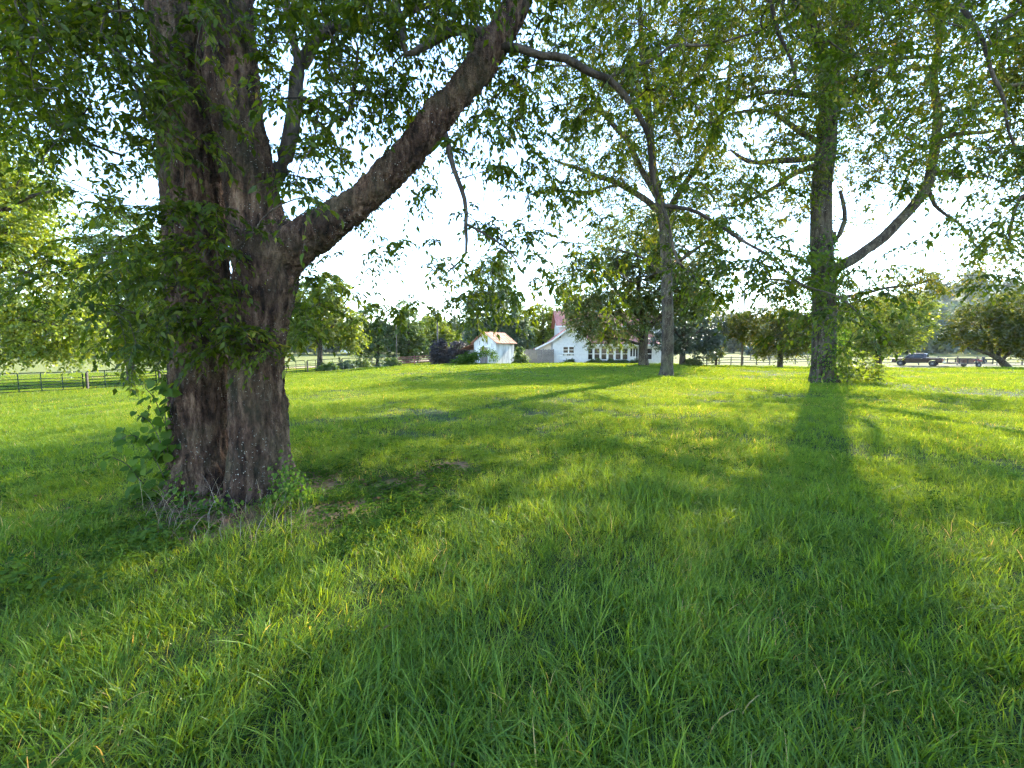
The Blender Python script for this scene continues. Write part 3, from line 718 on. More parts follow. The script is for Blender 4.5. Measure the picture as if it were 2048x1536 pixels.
    br = [
        [(985, 105, 10, 4.9), (1035, 98, 7.5, 4.85), (1085, 112, 6.8, 4.85), (1130, 122, 7.2, 4.9), (1175, 150, 6.2, 4.95), (1215, 163, 6.4, 5.0), (1262, 205, 5.6, 5.1), (1290, 262, 4.8, 5.2), (1302, 330, 4, 5.3), (1318, 385, 4, 5.35), (1330, 430, 3.5, 5.4), (1352, 520, 2.6, 5.4), (1405, 565, 2, 5.3)],
        [(1325, 410, 4, 5.4), (1395, 425, 3.5, 5.3), (1465, 470, 3, 5.2), (1520, 505, 2.5, 5.1), (1590, 560, 2, 5.0), (1680, 600, 1.5, 5.0), (1730, 650, 1.2, 5.0)],
        [(1210, 165, 4, 5.0), (1285, 128, 3.2, 5.2), (1340, 88, 3, 5.3), (1400, 92, 2.4, 5.4), (1520, 60, 1.6, 5.5)],
        [(525, 400, 16, 4.9), (575, 300, 14, 5.1), (590, 190, 13, 5.2), (603, 120, 12, 5.3), (645, 70, 11, 5.4), (705, 50, 9, 5.5), (800, 25, 6, 5.6), (900, 0, 4, 5.8)],
        [(590, 200, 6, 5.2), (640, 205, 5, 5.2), (690, 235, 4, 5.2), (705, 170, 4, 5.3), (720, 110, 3, 5.4)],
        [(575, 20, 8, 5.4), (560, -40, 8, 5.4), (585, 60, 7, 5.4), (592, 130, 6, 5.3)],
        [(1000, 75, 10, 4.95), (900, 60, 8, 4.9), (815, 105, 6, 4.7), (800, 40, 6, 4.7), (780, -20, 5, 4.7)],
        [(890, 270, 7, 4.85), (912, 335, 5, 4.7), (930, 400, 4.5, 4.6), (936, 455, 4, 4.55), (934, 510, 2.5, 4.5), (880, 560, 1.5, 4.5)],
        [(936, 450, 3, 4.55), (970, 462, 2.5, 4.5), (1010, 490, 2, 4.5), (1040, 540, 1.5, 4.5)],
        [(370, 460, 9, 4.8), (300, 455, 7, 4.4), (235, 475, 6, 4.1), (165, 512, 5, 3.8), (95, 548, 4, 3.6), (0, 600, 3, 3.4), (-120, 640, 2, 3.2)],
        [(350, 30, 14, 4.9), (290, 62, 11, 4.7), (235, 90, 9, 4.5), (170, 70, 7, 4.3), (90, 85, 5, 4.1), (-40, 120, 4, 3.9), (-200, 200, 3, 3.8)],
        [(340, 200, 8, 4.9), (300, 160, 7, 5.2), (255, 250, 6, 5.4), (245, 380, 4, 5.5), (235, 470, 3, 5.5)],
        [(565, 590, 6, 4.9), (610, 570, 4, 5.1), (645, 590, 3, 5.2), (665, 630, 2, 5.2)],
        [(395, 640, 7, 4.6), (385, 620, 6, 4.3), (420, 660, 4, 4.15), (480, 690, 3, 4.1), (545, 705, 2, 4.1)],
        [(395, 520, 7, 4.7), (400, 500, 6, 4.35), (420, 540, 4, 4.2), (410, 620, 3, 4.15)],
        [(360, 560, 8, 4.8), (310, 560, 6, 4.6), (260, 600, 4, 4.5), (230, 660, 3, 4.5)],
        [(450, -100, 14, 4.8), (380, -160, 12, 4.2), (250, -180, 10, 3.6), (80, -150, 8, 3.2), (-150, -60, 5, 2.9)],
        [(1090, -180, 14, 5.1), (1250, -260, 12, 5.2), (1450, -230, 9, 5.4), (1650, -160, 7, 5.6), (1850, -90, 5, 5.8), (2050, 0, 4, 6.0), (2200, 120, 3, 6.0)],
        [(1450, -230, 6, 5.4), (1500, -80, 5, 5.6), (1560, 60, 3.5, 5.7), (1600, 180, 2.5, 5.7)],
        [(1850, -90, 5, 5.8), (1930, 20, 4, 5.6), (1990, 160, 3, 5.5), (2035, 300, 2, 5.5)],
    ]
    for b in br:
        P, R = px_path(b, DT); S.path(P, np.maximum(R, 0.006), attach=True, step=0.12, wob=0.06)
    S.noattach[:n_main] = False
    # ---- where the foliage hangs: a rough map, then given real depth around the branches
    rows = ["99889874467888865433455554456677",
            "98888763446777765543445544456665",
            "88877763335677765544445543355544",
            "77666653345776543554445432233443",
            "66555653356764344554344321112333",
            "11246763355531344543245310011222",
            "11246875455532344432246420001123",
            "11257986213431343321157541001123",
            "11268974142344444332136775320012",
            "01257985153233443101013565421001",
            "00148887340001221000000012210000",
            "00027765200000000000000000000000"]
    rows = [(-64, "99999998888887776655566666666777"), (-128, "99999999888887777666666666666666")] + [(64 * i, r) for i, r in enumerate(rows)]
    stem_px = np.array([(q[0], q[1], q[2]) for pts in (L_STEM, R_STEM, LIMB) for q in
                        [tuple(np.array(pts[i][:3]) * (1 - t) + np.array(pts[i + 1][:3]) * t) for i in range(len(pts) - 1) for t in (0, .25, .5, .75)]])
    A = []
    for y0, row in rows:
        for c, ch in enumerate(row):
            k = rng.poisson(int(ch) * (1.65 if (y0 < 320 and c < 17) else (0.8 if (y0 < 320 and c > 17) else 1.3)))
            for _ in range(k):
                px, py = c * 64 + rng.random() * 64, y0 + rng.random() * 64
                if rng.random() > 0.25 + 1.5 * max(0.0, 0.5 + 1.1 * mnoise.noise((px / 105.0, py / 80.0, 3.3))): continue
                base = 4.6 if px < 640 else 5.0
                d = base + rng.uniform(-1.1, 2.2)
                if px < 300: d = rng.uniform(3.7, 6.6)
                if px > 1180: d = rng.uniform(4.6, 6.8)
                dist_ = np.min(np.hypot(stem_px[:, 0] - px, stem_px[:, 1] - py) - stem_px[:, 2])
                if dist_ < 30:
                    spr = (380 < px < 570 and 655 < py < 715) or (335 < px < 455 and 400 < py < 670) or (px < 450 and py < 400 and rng.random() < .15)
                    if spr: d = rng.uniform(4.05, 4.4)
                    elif rng.random() < 0.88: d = rng.uniform(5.6, 7.4)
                if py > 720 and px > 330: continue
                A.append(at(px, py, d))
    # the rest of the crown, above and around the picture
    for _ in range(420):
        v = unit(rng.normal(0, 1, 3)); r = rng.random() ** 0.4
        p = np.array([-1.5, 5.6, 8.6]) + v * r * np.array([5.6, 4.6, 4.2])
        if p[2] < 5.4: continue
        A.append(p)
    A = np.array(A)
    S.grow(A, 0.14, up=0.35, sag=0.12, rise=0.3)
    tips = list(S.tips); hi = [t_ for t_ in tips if S.P[t_][2] > 6.6]; lo = [t_ for t_ in tips if S.P[t_][2] <= 6.6]
    la = sprays(S, 4, 9, 0.30, 0.086, 0.037, droop=0.55, tubes=True, tips=lo)
    lb = sprays(S, 4, 5, 0.45, 0.13, 0.06, droop=0.5, tubes=False, tips=hi)
    S.radii(0.0016, e=2.3, cap=0.5)
    tb = S.tubes(skip=lambda ch: ch[0] < n_main and S.P[ch][:, 2].max() < 5.6 and S.R[ch].max() > 0.12)
    bo = link('branch', np_mesh('branch', tb[0], tb[1], M['bark_dark'], smooth=True), root); bo['kind'] = 'stuff'
    P, D, N, L, W, r = [np.concatenate([u, v]) for u, v in zip(la, lb)]
    # the 300 leaves that show largest hang as single parts
    depth = P[:, 1]; u = P[:, 0] / depth; v = (P[:, 2] - EYE) / depth
    inview = (np.abs(u) < 1.15) & (v < 0.8) & (v > -0.8) & (depth > 1.5)
    big = np.where(inview, L / depth, 0); sel = np.zeros(len(P), bool); sel[np.argsort(-big)[:300]] = True
    cr = link('crown', crown_mesh('crown', M['leaf_near'], P[~sel], D[~sel], N[~sel], L[~sel], W[~sel], r[~sel], True), root); cr['kind'] = 'stuff'
    protos = []
    for q in range(6):
        g = np.random.default_rng(q)
        ts = np.array([0, .18, .42, .7, 1.0]); wv = np.array([0, .36, .5, .3, 0]) * g.uniform(.85, 1.15)
        Vv = [(0, 0, 0)]; dr = g.uniform(.08, .28)
        for t_, w_ in zip(ts[1:-1], wv[1:-1]):
            z = -dr * t_ * t_; Vv += [(w_ * .43, t_, z + w_ * .1), (0, t_, z), (-w_ * .43, t_, z + w_ * .1)]
        Vv.append((0, 1, -dr)); T = [(0, 2, 1), (0, 3, 2)]
        for i in (1, 4): T += [(i, i + 1, i + 4), (i, i + 4, i + 3), (i + 1, i + 2, i + 5), (i + 1, i + 5, i + 4)]
        T += [(7, 8, 10), (8, 9, 10)]
        protos.append(np_mesh('leaf', Vv, T, M['leaf_near'], rnd=np.full(len(Vv), 0.1 + 0.14 * q)))
    for i in np.where(sel)[0]:
        d = Vector(D[i]).normalized(); s_ = d.cross(Vector(N[i])).normalized(); nn = s_.cross(d)
        o = bpy.data.objects.new('leaf', protos[int(rng.integers(0, 6))]); COL.objects.link(o); o.parent = root
        o.matrix_local = Matrix.Translation(Vector(P[i]) - Vector(root.location)) @ Matrix((s_, d, nn)).transposed().to_4x4() @ Matrix.Scale(float(L[i]), 4)
    return S
big_tree()

# ================================================================== OTHER TREES
def lobe_tree(name, label, d, stems, lobes, n, mat, bark='bark_grey', ntw=3, nlf=5, twl=0.5, leaf=(0.16, 0.09), droop=0.35, cat='tree', group=None,
              dscale=1.0, extra=None, step=0.4, rmin=0.008, shell=0.55, wob=0.12, holes=None, minr=0.0, parts_extra=None, spread=0.9, dens=1.5):
    S = Skel(60000)
    for i, pts in enumerate(stems):
        P, R = px_path(pts, d)
        if i == 0: P[0][2] = min(P[0][2], float(gz(P[0][0], P[0][1])) - 0.1)
        S.path(P, R, attach=i > 0, step=step, wob=wob if i else wob * .5)
    base = S.P[0].copy(); base[2] = float(gz(base[0], base[1]))
    z0 = S.P[:S.n, 2]; S.noattach[:S.n] = z0 < base[2] + 0.25 * (z0.max() - base[2]) if not extra else False
    A = lobe_points(lobes, int(n * dens * 1.35), d, dscale, shell)
    fq = 1.0 / (0.045 * d + 0.35)
    A = A[np.array([rng.random() < 0.2 + 1.5 * max(0.0, 0.45 + 1.1 * mnoise.noise(Vector(q) * fq)) for q in A])]
    if holes is not None:
        px = 1024 + F * A[:, 0] / A[:, 1]; k = np.ones(len(A), bool)
        vv = (A[:, 2] - EYE) / A[:, 1]; py = HZ - F * vv
        for (hx, hy, hw, hh, pr_) in holes:
            k &= ~((((px - hx) / hw) ** 2 + ((py - hy) / hh) ** 2 < 1) & (rng.random(len(A)) < pr_))
        A = A[k]
    S.grow(A, step)
    la = sprays(S, ntw + 1, nlf + 3, twl * 1.1, leaf[0] * 1.25, leaf[1] * 1.25, droop=droop, tubes=False, spread=spread)
    return finish_tree(name, base, S, la, M[mat], M[bark], label, cat, group, rmin=rmin, minr=minr)

# -- tall open tree at the right (ivy on the stem, big limb sweeping to the right)
D2 = 20.6
lobe_tree('lawn_tree', 'tall open-crowned tree with a heavy limb sweeping right, standing right of the house', D2,
  [[(1648, 782, 36), (1648, 762, 26), (1648, 735, 21), (1648, 650, 20), (1646, 560, 20), (1642, 450, 18), (1642, 380, 17), (1652, 300, 17), (1658, 210, 15), (1666, 130, 14), (1690, 60, 11), (1710, 0, 9), (1722, -110, 6), (1730, -230, 3)],
   [(1655, 210, 11), (1650, 120, 10), (1622, 40, 8), (1600, -60, 6), (1590, -200, 3)],
   [(1655, 548, 11), (1705, 520, 10.5), (1735, 496, 9.5), (1770, 472, 10), (1812, 426, 9.5), (1842, 390, 9.5), (1862, 340, 8.5), (1876, 250, 7), (1866, 150, 6), (1880, 50, 5), (1890, -90, 3)],
   [(1864, 345, 5), (1892, 342, 4.5), (1914, 348, 4), (1921, 338, 3)],
   [(1868, 300, 5), (1885, 275, 5), (1930, 268, 4), (1990, 262, 3), (2045, 240, 2)],
   [(1855, 375, 4), (1870, 410, 3), (1920, 450, 2), (1960, 500, 1.5)],
   [(1642, 315, 7), (1590, 322, 6), (1540, 322, 5), (1495, 322, 4), (1460, 300, 2)],
   [(1650, 290, 6), (1600, 262, 5), (1550, 228, 4), (1490, 222, 3), (1425, 245, 2)],
   [(1640, 330, 6), (1585, 350, 5), (1540, 380, 4), (1490, 405, 3), (1450, 412, 2)],
   [(1655, 200, 6), (1610, 190, 5), (1550, 185, 4), (1470, 200, 2)],
   [(1662, 170, 6), (1720, 150, 5), (1790, 120, 4), (1860, 110, 3)],
   [(1645, 470, 8), (1668, 466, 7), (1672, 480, 5), (1690, 440, 4), (1680, 380, 3)],
   [(1646, 600, 4), (1600, 570, 3), (1540, 560, 2), (1490, 590, 1.5)],
   [(1655, 600, 4), (1720, 590, 3), (1790, 575, 2.5), (1850, 565, 1.5)]],
  [(1560, 120, 150, 150), (1700, 60, 150, 170), (1860, 120, 160, 160), (1500, 300, 100, 90), (1640, -120, 200, 150), (1850, -120, 200, 160), (1960, 280, 110, 130), (1800, 260, 110, 110),
   (1560, 380, 100, 60), (1500, 420, 80, 40), (1420, 130, 90, 80), (1960, 470, 100, 70), (1720, 380, 90, 70), (1570, 545, 90, 40), (1760, 570, 110, 40), (1900, 540, 110, 40), (1640, 590, 90, 50)],
  1500, 'leaf_olive', dens=1.9, ntw=3, nlf=7, twl=0.6, leaf=(0.125, 0.06), dscale=1.0, step=0.35, rmin=0.007, droop=0.5,
  holes=[(1462, 270, 60, 50, .85), (1770, 440, 60, 60, .8), (1940, 400, 70, 50, .8), (1880, 470, 60, 50, .8)])
# ivy on its trunk
def vine_cloud(name, label, pts, d, n, leaf, mat='vine', rad=1.6, cat='vine'):
    P, R = px_path(pts, d); Q, RR = catmull(P, R, 0.1)
    k = rng.integers(0, len(Q), n); v = unit(rng.normal(0, 1, (n, 3)) * np.array([1, 1, .4]))
    pos = Q[k] + v * (RR[k] * rng.uniform(0.85, rad, n))[:, None]
    D = v * 0.5 + np.array([0, 0, -.8]) + rng.normal(0, .35, (n, 3)); N = v + rng.normal(0, .4, (n, 3)) + np.array([0, 0, .5])
    sc = rng.uniform(.6, 1.25, n)
    o = link(name, crown_mesh(name, M[mat], pos, D, N, leaf[0] * sc, leaf[1] * sc, rng.random(n), True))
    tag(o, label, cat); return o
vine_cloud('climbing_vine', 'green ivy thickly wrapping the upper trunk of the right lawn tree', [(1660, 60, 18), (1655, 130, 20), (1652, 210, 24), (1652, 270, 27), (1646, 330, 19)], D2, 2600, (.15, .11), rad=1.8)
vine_cloud('climbing_vine', 'green ivy around the fork and middle trunk of the right lawn tree', [(1642, 480, 22), (1645, 530, 26), (1648, 570, 26), (1648, 620, 24)], D2, 1300, (.15, .11), rad=1.6)
vine_cloud('climbing_vine', 'ivy and shoots creeping up the lowest trunk of the right lawn tree', [(1660, 660, 23), (1660, 710, 24), (1658, 760, 30)], D2, 1300, (.14, .10), rad=1.45)
lobe_tree('base_sprout', 'leafy sucker shoots sprawling at the foot of the right lawn tree', 20.0, [[(1690, 772, 2), (1705, 745, 1.6), (1730, 728, 1)], [(1700, 750, 1.2), (1680, 730, 1), (1690, 700, .7)]],
  [(1720, 742, 40, 24), (1690, 720, 25, 25), (1745, 745, 25, 15)], 60, 'leaf_bright', ntw=2, nlf=5, twl=.35, leaf=(.11, .06), cat='shrub', extra=True, step=.2)

# -- straight slender-trunked tree left of it, in front of the house
D3 = 26.0
lobe_tree('lawn_tree', 'slender straight-trunked tree on the lawn with a thin open crown, right of the house', D3,
  [[(1332, 766, 25), (1333, 752, 16), (1334, 735, 12.5), (1336, 650, 11.5), (1333, 560, 11), (1330, 470, 10.5), (1323, 420, 9.5), (1306, 330, 8), (1300, 250, 7), (1290, 150, 6), (1280, 40, 5), (1285, -80, 3)],
   [(1322, 425, 7), (1290, 400, 6), (1235, 368, 5), (1180, 345, 4), (1110, 322, 2)],
   [(1328, 440, 7), (1365, 372, 6), (1415, 300, 5), (1450, 205, 4), (1460, 120, 2)],
   [(1318, 400, 6), (1255, 285, 5), (1195, 205, 4), (1150, 115, 2)],
   [(1235, 370, 3), (1170, 385, 3), (1110, 380, 2)],
   [(1300, 240, 4), (1360, 150, 4), (1390, 60, 2)],
   [(1334, 560, 4), (1290, 520, 3), (1240, 500, 2)],
   [(1334, 540, 4), (1390, 500, 3), (1430, 470, 2)]],
  [(1190, 110, 110, 110), (1300, 60, 130, 120), (1400, 160, 110, 130), (1230, 260, 110, 90), (1330, 250, 110, 110), (1160, 370, 90, 60), (1280, -80, 170, 110), (1420, 330, 70, 80), (1410, 420, 80, 60), (1290, 420, 120, 60), (1120, 220, 60, 70)],
  1200, 'leaf_olive', dens=2.1, ntw=3, nlf=7, twl=0.65, leaf=(0.125, 0.06), step=.4, rmin=.008, droop=.5,
  holes=[(1085, 240, 50, 40, .9), (1480, 280, 70, 70, .9), (1090, 430, 60, 60, .8), (1200, 440, 40, 30, .6)])
# -- round tree right before the house
lobe_tree('yard_tree', 'broad round yard tree with rust-tinged leaves directly in front of the house', 41.0,
  [[(1287, 738, 16), (1287, 726, 10.5), (1286, 700, 9), (1287, 670, 9), (1284, 640, 7), (1276, 590, 5), (1280, 540, 3), (1268, 490, 1.5)],
   [(1287, 680, 5), (1260, 655, 4), (1225, 630, 3), (1180, 610, 2)], [(1287, 665, 5), (1320, 630, 4), (1360, 590, 3), (1400, 560, 2)],
   [(1283, 640, 4), (1240, 590, 3), (1200, 540, 2)], [(1282, 620, 4), (1330, 560, 3), (1360, 500, 2)], [(1287, 690, 3), (1250, 680, 2.5), (1215, 675, 1.5)]],
  [(1190, 560, 75, 70), (1270, 490, 90, 70), (1360, 500, 80, 70), (1230, 630, 90, 50), (1330, 590, 80, 60), (1180, 625, 60, 40), (1400, 570, 60, 60), (1215, 670, 60, 25), (1290, 560, 80, 70)],
  760, 'leaf_house', dens=2.5, ntw=4, nlf=6, twl=.7, leaf=(.17, .105), step=.45, rmin=.012)
lobe_tree('magnolia_tree', 'dense dark evergreen tree behind the slender trunk, right end of the house', 46.0,
  [[(1366, 734, 8), (1365, 715, 6), (1366, 680, 5), (1370, 620, 4), (1375, 560, 2)], [(1366, 690, 3), (1400, 660, 2), (1420, 640, 1.5)], [(1366, 680, 3), (1340, 650, 2), (1330, 620, 1.5)]],
  [(1385, 640, 60, 60), (1370, 580, 45, 50), (1400, 690, 45, 28), (1345, 670, 40, 40), (1425, 660, 25, 35)], 420, 'leaf_dark', bark='bark_dark', ntw=4, nlf=6, twl=.6, leaf=(.2, .10), step=.5, rmin=.01)
# -- left side
lobe_tree('field_tree', 'bright sunlit yellow-green tree at the far left edge, drooping over the pipe gates', 22.0,
  [[(-140, 830, 26), (-140, 740, 20), (-130, 600, 16), (-110, 450, 12), (-90, 300, 8), (-80, 150, 4)], [(-135, 620, 8), (-60, 560, 6), (30, 540, 4), (110, 570, 2)], [(-125, 560, 8), (-40, 460, 6), (40, 400, 4), (100, 380, 2)],
   [(-135, 660, 6), (-50, 640, 4), (60, 640, 3), (150, 660, 2)]],
  [(10, 430, 100, 90), (60, 560, 110, 90), (110, 650, 80, 65), (20, 670, 110, 60), (-100, 500, 140, 180), (-60, 330, 120, 110), (-160, 380, 150, 160), (150, 690, 50, 35)],
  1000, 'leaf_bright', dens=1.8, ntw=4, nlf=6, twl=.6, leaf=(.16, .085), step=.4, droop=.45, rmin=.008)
lobe_tree('field_tree', 'shadowy green tree beyond the gates, seen left of the big trunk', 40.0,
  [[(262, 770, 9), (262, 735, 7), (260, 680, 6), (258, 600, 4), (255, 520, 2)], [(260, 690, 4), (220, 640, 3), (190, 610, 2)], [(260, 680, 4), (300, 620, 3), (330, 590, 2)]],
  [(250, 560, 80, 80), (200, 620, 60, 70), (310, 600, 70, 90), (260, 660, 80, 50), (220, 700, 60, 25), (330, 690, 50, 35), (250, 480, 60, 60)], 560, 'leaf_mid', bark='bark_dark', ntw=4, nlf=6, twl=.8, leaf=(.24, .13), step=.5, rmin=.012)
lobe_tree('field_tree', 'sunlit yellow-green tree in the field just right of the big trunk', 52.0,
  [[(640, 745, 7), (640, 715, 5), (640, 660, 4), (640, 610, 2)], [(640, 690, 3), (600, 650, 2), (585, 620, 1)], [(640, 680, 3), (675, 640, 2), (695, 620, 1)]],
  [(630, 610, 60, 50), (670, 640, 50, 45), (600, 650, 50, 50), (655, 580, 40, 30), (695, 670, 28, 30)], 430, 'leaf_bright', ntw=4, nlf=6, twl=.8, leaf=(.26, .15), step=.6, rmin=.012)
def small(label, d, cx, base, lobes, n, mat, dens=1.1, bark='bark_dark', name='field_tree', tw=4, leaf=(.28, .15), cat='tree', group=None, trunk=3.0, twl=.8):
    top = min(l_[1] - l_[3] * .4 for l_ in lobes)
    st = [[(cx, base + 6, trunk * 1.3), (cx, base - 8, trunk), (cx + 2, (base + top) / 2, trunk * .7), (cx, top, trunk * .3)]]
    return lobe_tree(name, label, d, st, lobes, n, mat, bark=bark, ntw=tw, nlf=6, twl=twl, leaf=leaf, step=.6, rmin=.012, cat=cat, group=group, dens=dens)
small('dark bushy tree behind the left fence, left of the thin pole', 64, 755, 728, [(745, 640, 28, 32), (765, 680, 38, 36), (735, 690, 26, 28)], 260, 'leaf_mid')
small('spindly upright tree with airy top behind the left fence', 66, 815, 728, [(815, 650, 24, 45), (825, 690, 30, 30), (800, 620, 18, 24)], 200, 'leaf_mid')
small('yellow-green tree behind the purple shrub and wooden gate', 72, 868, 726, [(868, 665, 32, 32), (895, 680, 28, 24), (845, 690, 24, 22)], 240, 'leaf_bright')
small('tall grey-green silver tree rising behind the white shed', 62, 985, 728, [(985, 560, 38, 46), (965, 625, 42, 48), (1010, 630, 40, 50), (985, 670, 55, 30), (1040, 665, 25, 30)], 620, 'leaf_silver', bark='bark_grey', trunk=6)
small('bushy green tree between the shed and the house', 70, 1085, 724, [(1085, 640, 34, 34), (1060, 665, 28, 26), (1115, 625, 28, 26), (1100, 675, 25, 22)], 320, 'leaf_bright')
small('leafy tree rising behind the left end of the house roof', 80, 1150, 720, [(1140, 630, 40, 34), (1180, 620, 40, 30), (1230, 615, 46, 30)], 320, 'leaf_mid')
small('dark purple-leaved ornamental tree beside the wooden gate', 50, 879, 731, [(879, 702, 17, 22), (880, 715, 15, 14)], 170, 'leaf_purple', name='ornamental_tree', leaf=(.16, .09), trunk=2, twl=.45)
small('drab brownish shrub left of the shed lean-to', 49, 917, 731, [(916, 700, 16, 20), (908, 712, 12, 15)], 120, 'leaf_purple', name='shrub', leaf=(.16, .09), cat='shrub', trunk=2, twl=.45)
small('overgrown green shrub covering the shed lean-to', 45, 935, 731, [(932, 716, 13, 11), (918, 720, 10, 8), (945, 712, 8, 8)], 90, 'vine', name='shrub', leaf=(.15, .09), cat='shrub', trunk=1.5, twl=.4)
small('leafy vine-grown shrub at the right corner of the shed', 48, 1034, 729, [(1038, 706, 7, 15), (1046, 718, 8, 9), (1033, 722, 7, 5)], 80, 'leaf_mid', name='shrub', leaf=(.16, .09), cat='shrub', trunk=1.5, twl=.4)
small('wide yellow-green tree behind the right lawn tree, left half', 46, 1560, 738, [(1545, 655, 70, 38), (1600, 650, 45, 45), (1500, 650, 50, 32), (1560, 690, 50, 22)], 480, 'leaf_olive', leaf=(.2, .11), trunk=5)
small('broad sunlit yellow-green tree above the parked pickup', 50, 1755, 738, [(1735, 640, 80, 45), (1790, 650, 60, 48), (1700, 680, 60, 35), (1820, 620, 45, 35), (1770, 690, 60, 22)], 640, 'leaf_bright', leaf=(.2, .11), trunk=6)
lobe_tree('fruit_tree', 'leaning low spreading tree over the board fence at the right edge', 42.0,
  [[(2030, 752, 8), (2018, 738, 6.5), (2003, 722, 5.5), (1988, 712, 4.5), (1965, 703, 3), (1935, 695, 1.5)], [(1995, 717, 4), (2000, 690, 3), (2010, 660, 2)], [(1985, 710, 3), (1975, 680, 2), (1960, 650, 1)], [(2005, 720, 3), (2040, 690, 2), (2075, 670, 1)]],
  [(1990, 660, 70, 34), (1930, 668, 42, 24), (2050, 670, 60, 40), (2010, 620, 60, 40), (1965, 640, 45, 35), (2080, 695, 40, 18)], 620, 'leaf_olive', ntw=4, nlf=6, twl=.6, leaf=(.19, .10), step=.4, extra=True, dens=1.0)
small('small vase-shaped shrub by the far fence right of the house', 56, 1432, 728, [(1432, 704, 12, 14), (1428, 716, 8, 10)], 90, 'leaf_olive', name='shrub', leaf=(.16, .08), cat='shrub', trunk=2, twl=.4)
small('dark distant tree in the pasture, left one of a pair', 130, 1515, 716, [(1512, 696, 14, 12), (1524, 700, 10, 9)], 110, 'leaf_dark', leaf=(.5, .3), trunk=1.5, twl=1.2)
small('dark distant tree in the pasture, right one of a pair', 125, 1572, 717, [(1568, 694, 18, 13), (1584, 699, 12, 10)], 120, 'leaf_dark', leaf=(.5, .3), trunk=1.8, twl=1.2)
# right-edge tree: its stem stands just outside the picture, twigs hang in
lobe_tree('lawn_tree', 'tree standing beyond the right edge whose leafy twigs hang into view', 11.0,
  [[(2330, 860, 34), (2325, 760, 26), (2310, 600, 24), (2290, 400, 20), (2280, 200, 16), (2270, 0, 12), (2260, -200, 6)], [(2300, 480, 10), (2200, 420, 8), (2110, 390, 6), (2040, 400, 4), (2020, 470, 2)], [(2290, 300, 10), (2200, 220, 8), (2100, 170, 5), (2010, 170, 3)],
   [(2280, 150, 9), (2180, 60, 7), (2080, 20, 5), (1990, 40, 3)]],
  [(2060, 90, 90, 80), (2080, 250, 70, 80), (2050, 440, 45, 70), (2120, 330, 80, 90), (2200, 100, 140, 140), (2300, -50, 160, 140), (2045, 560, 30, 40), (2300, 350, 120, 120)],
  560, 'leaf_olive', ntw=3, nlf=6, twl=.42, leaf=(.10, .045), step=.25, rmin=.005, droop=.55)

# -- brambles along the left fence, shrubs at the house
for k, (px, d, w, lab) in enumerate([(655, 47.5, 15, 'low bramble on the pipe fence, farthest left of the row'), (690, 49.5, 16, 'bramble scrambling over the middle of the far pipe fence'), (722, 51.5, 15, 'tall weedy bramble at the pipe fence, left of the thin pole'), (752, 53.5, 17, 'bright leafy bramble at the pipe fence, nearest the thin pole'), (780, 55, 12, 'bramble at the right end of the pipe fence')]):
    c = gz((px - 1024) / F * d, d); py = HZ + (EYE - c) / d * F
    small(lab, d, px, py, [(px, py - 6, w * 1.2, 6), (px + 5, py - 12, w * .5, 7), (px - 8, py - 9, w * .4, 8), (px + 12, py - 5, w * .6, 5)], 60, 'leaf_silver' if k % 2 else 'leaf_mid', name='bramble', leaf=(.17, .1), cat='shrub', group='brambles on the left fence', trunk=.6, twl=.4)
for k, (px, w, lab) in enumerate([(1138, 8, 'small clump of weeds under the gable window'), (1190, 14, 'low shrub under the left porch windows'), (1216, 14, 'low shrub under the middle porch windows'), (1243, 13, 'low shrub under the right porch windows'), (1272, 9, 'rusty flowering shrub by the porch door')]):
    small(lab, 53.0, px, 730, [(px, 726, w, 3.4), (px + 4, 722, w * .4, 4), (px - 5, 724, w * .3, 4)], 36, 'leaf_mid' if k < 4 else 'leaf_house', name='shrub', leaf=(.14, .08), cat='shrub', trunk=.6, twl=.35)
small('brown twiggy bush at the foot of the dark evergreen', 45, 1385, 733, [(1384, 725, 14, 7), (1396, 728, 8, 4)], 60, 'leaf_house', name='shrub', leaf=(.14, .06), cat='shrub', trunk=.6, twl=.35)

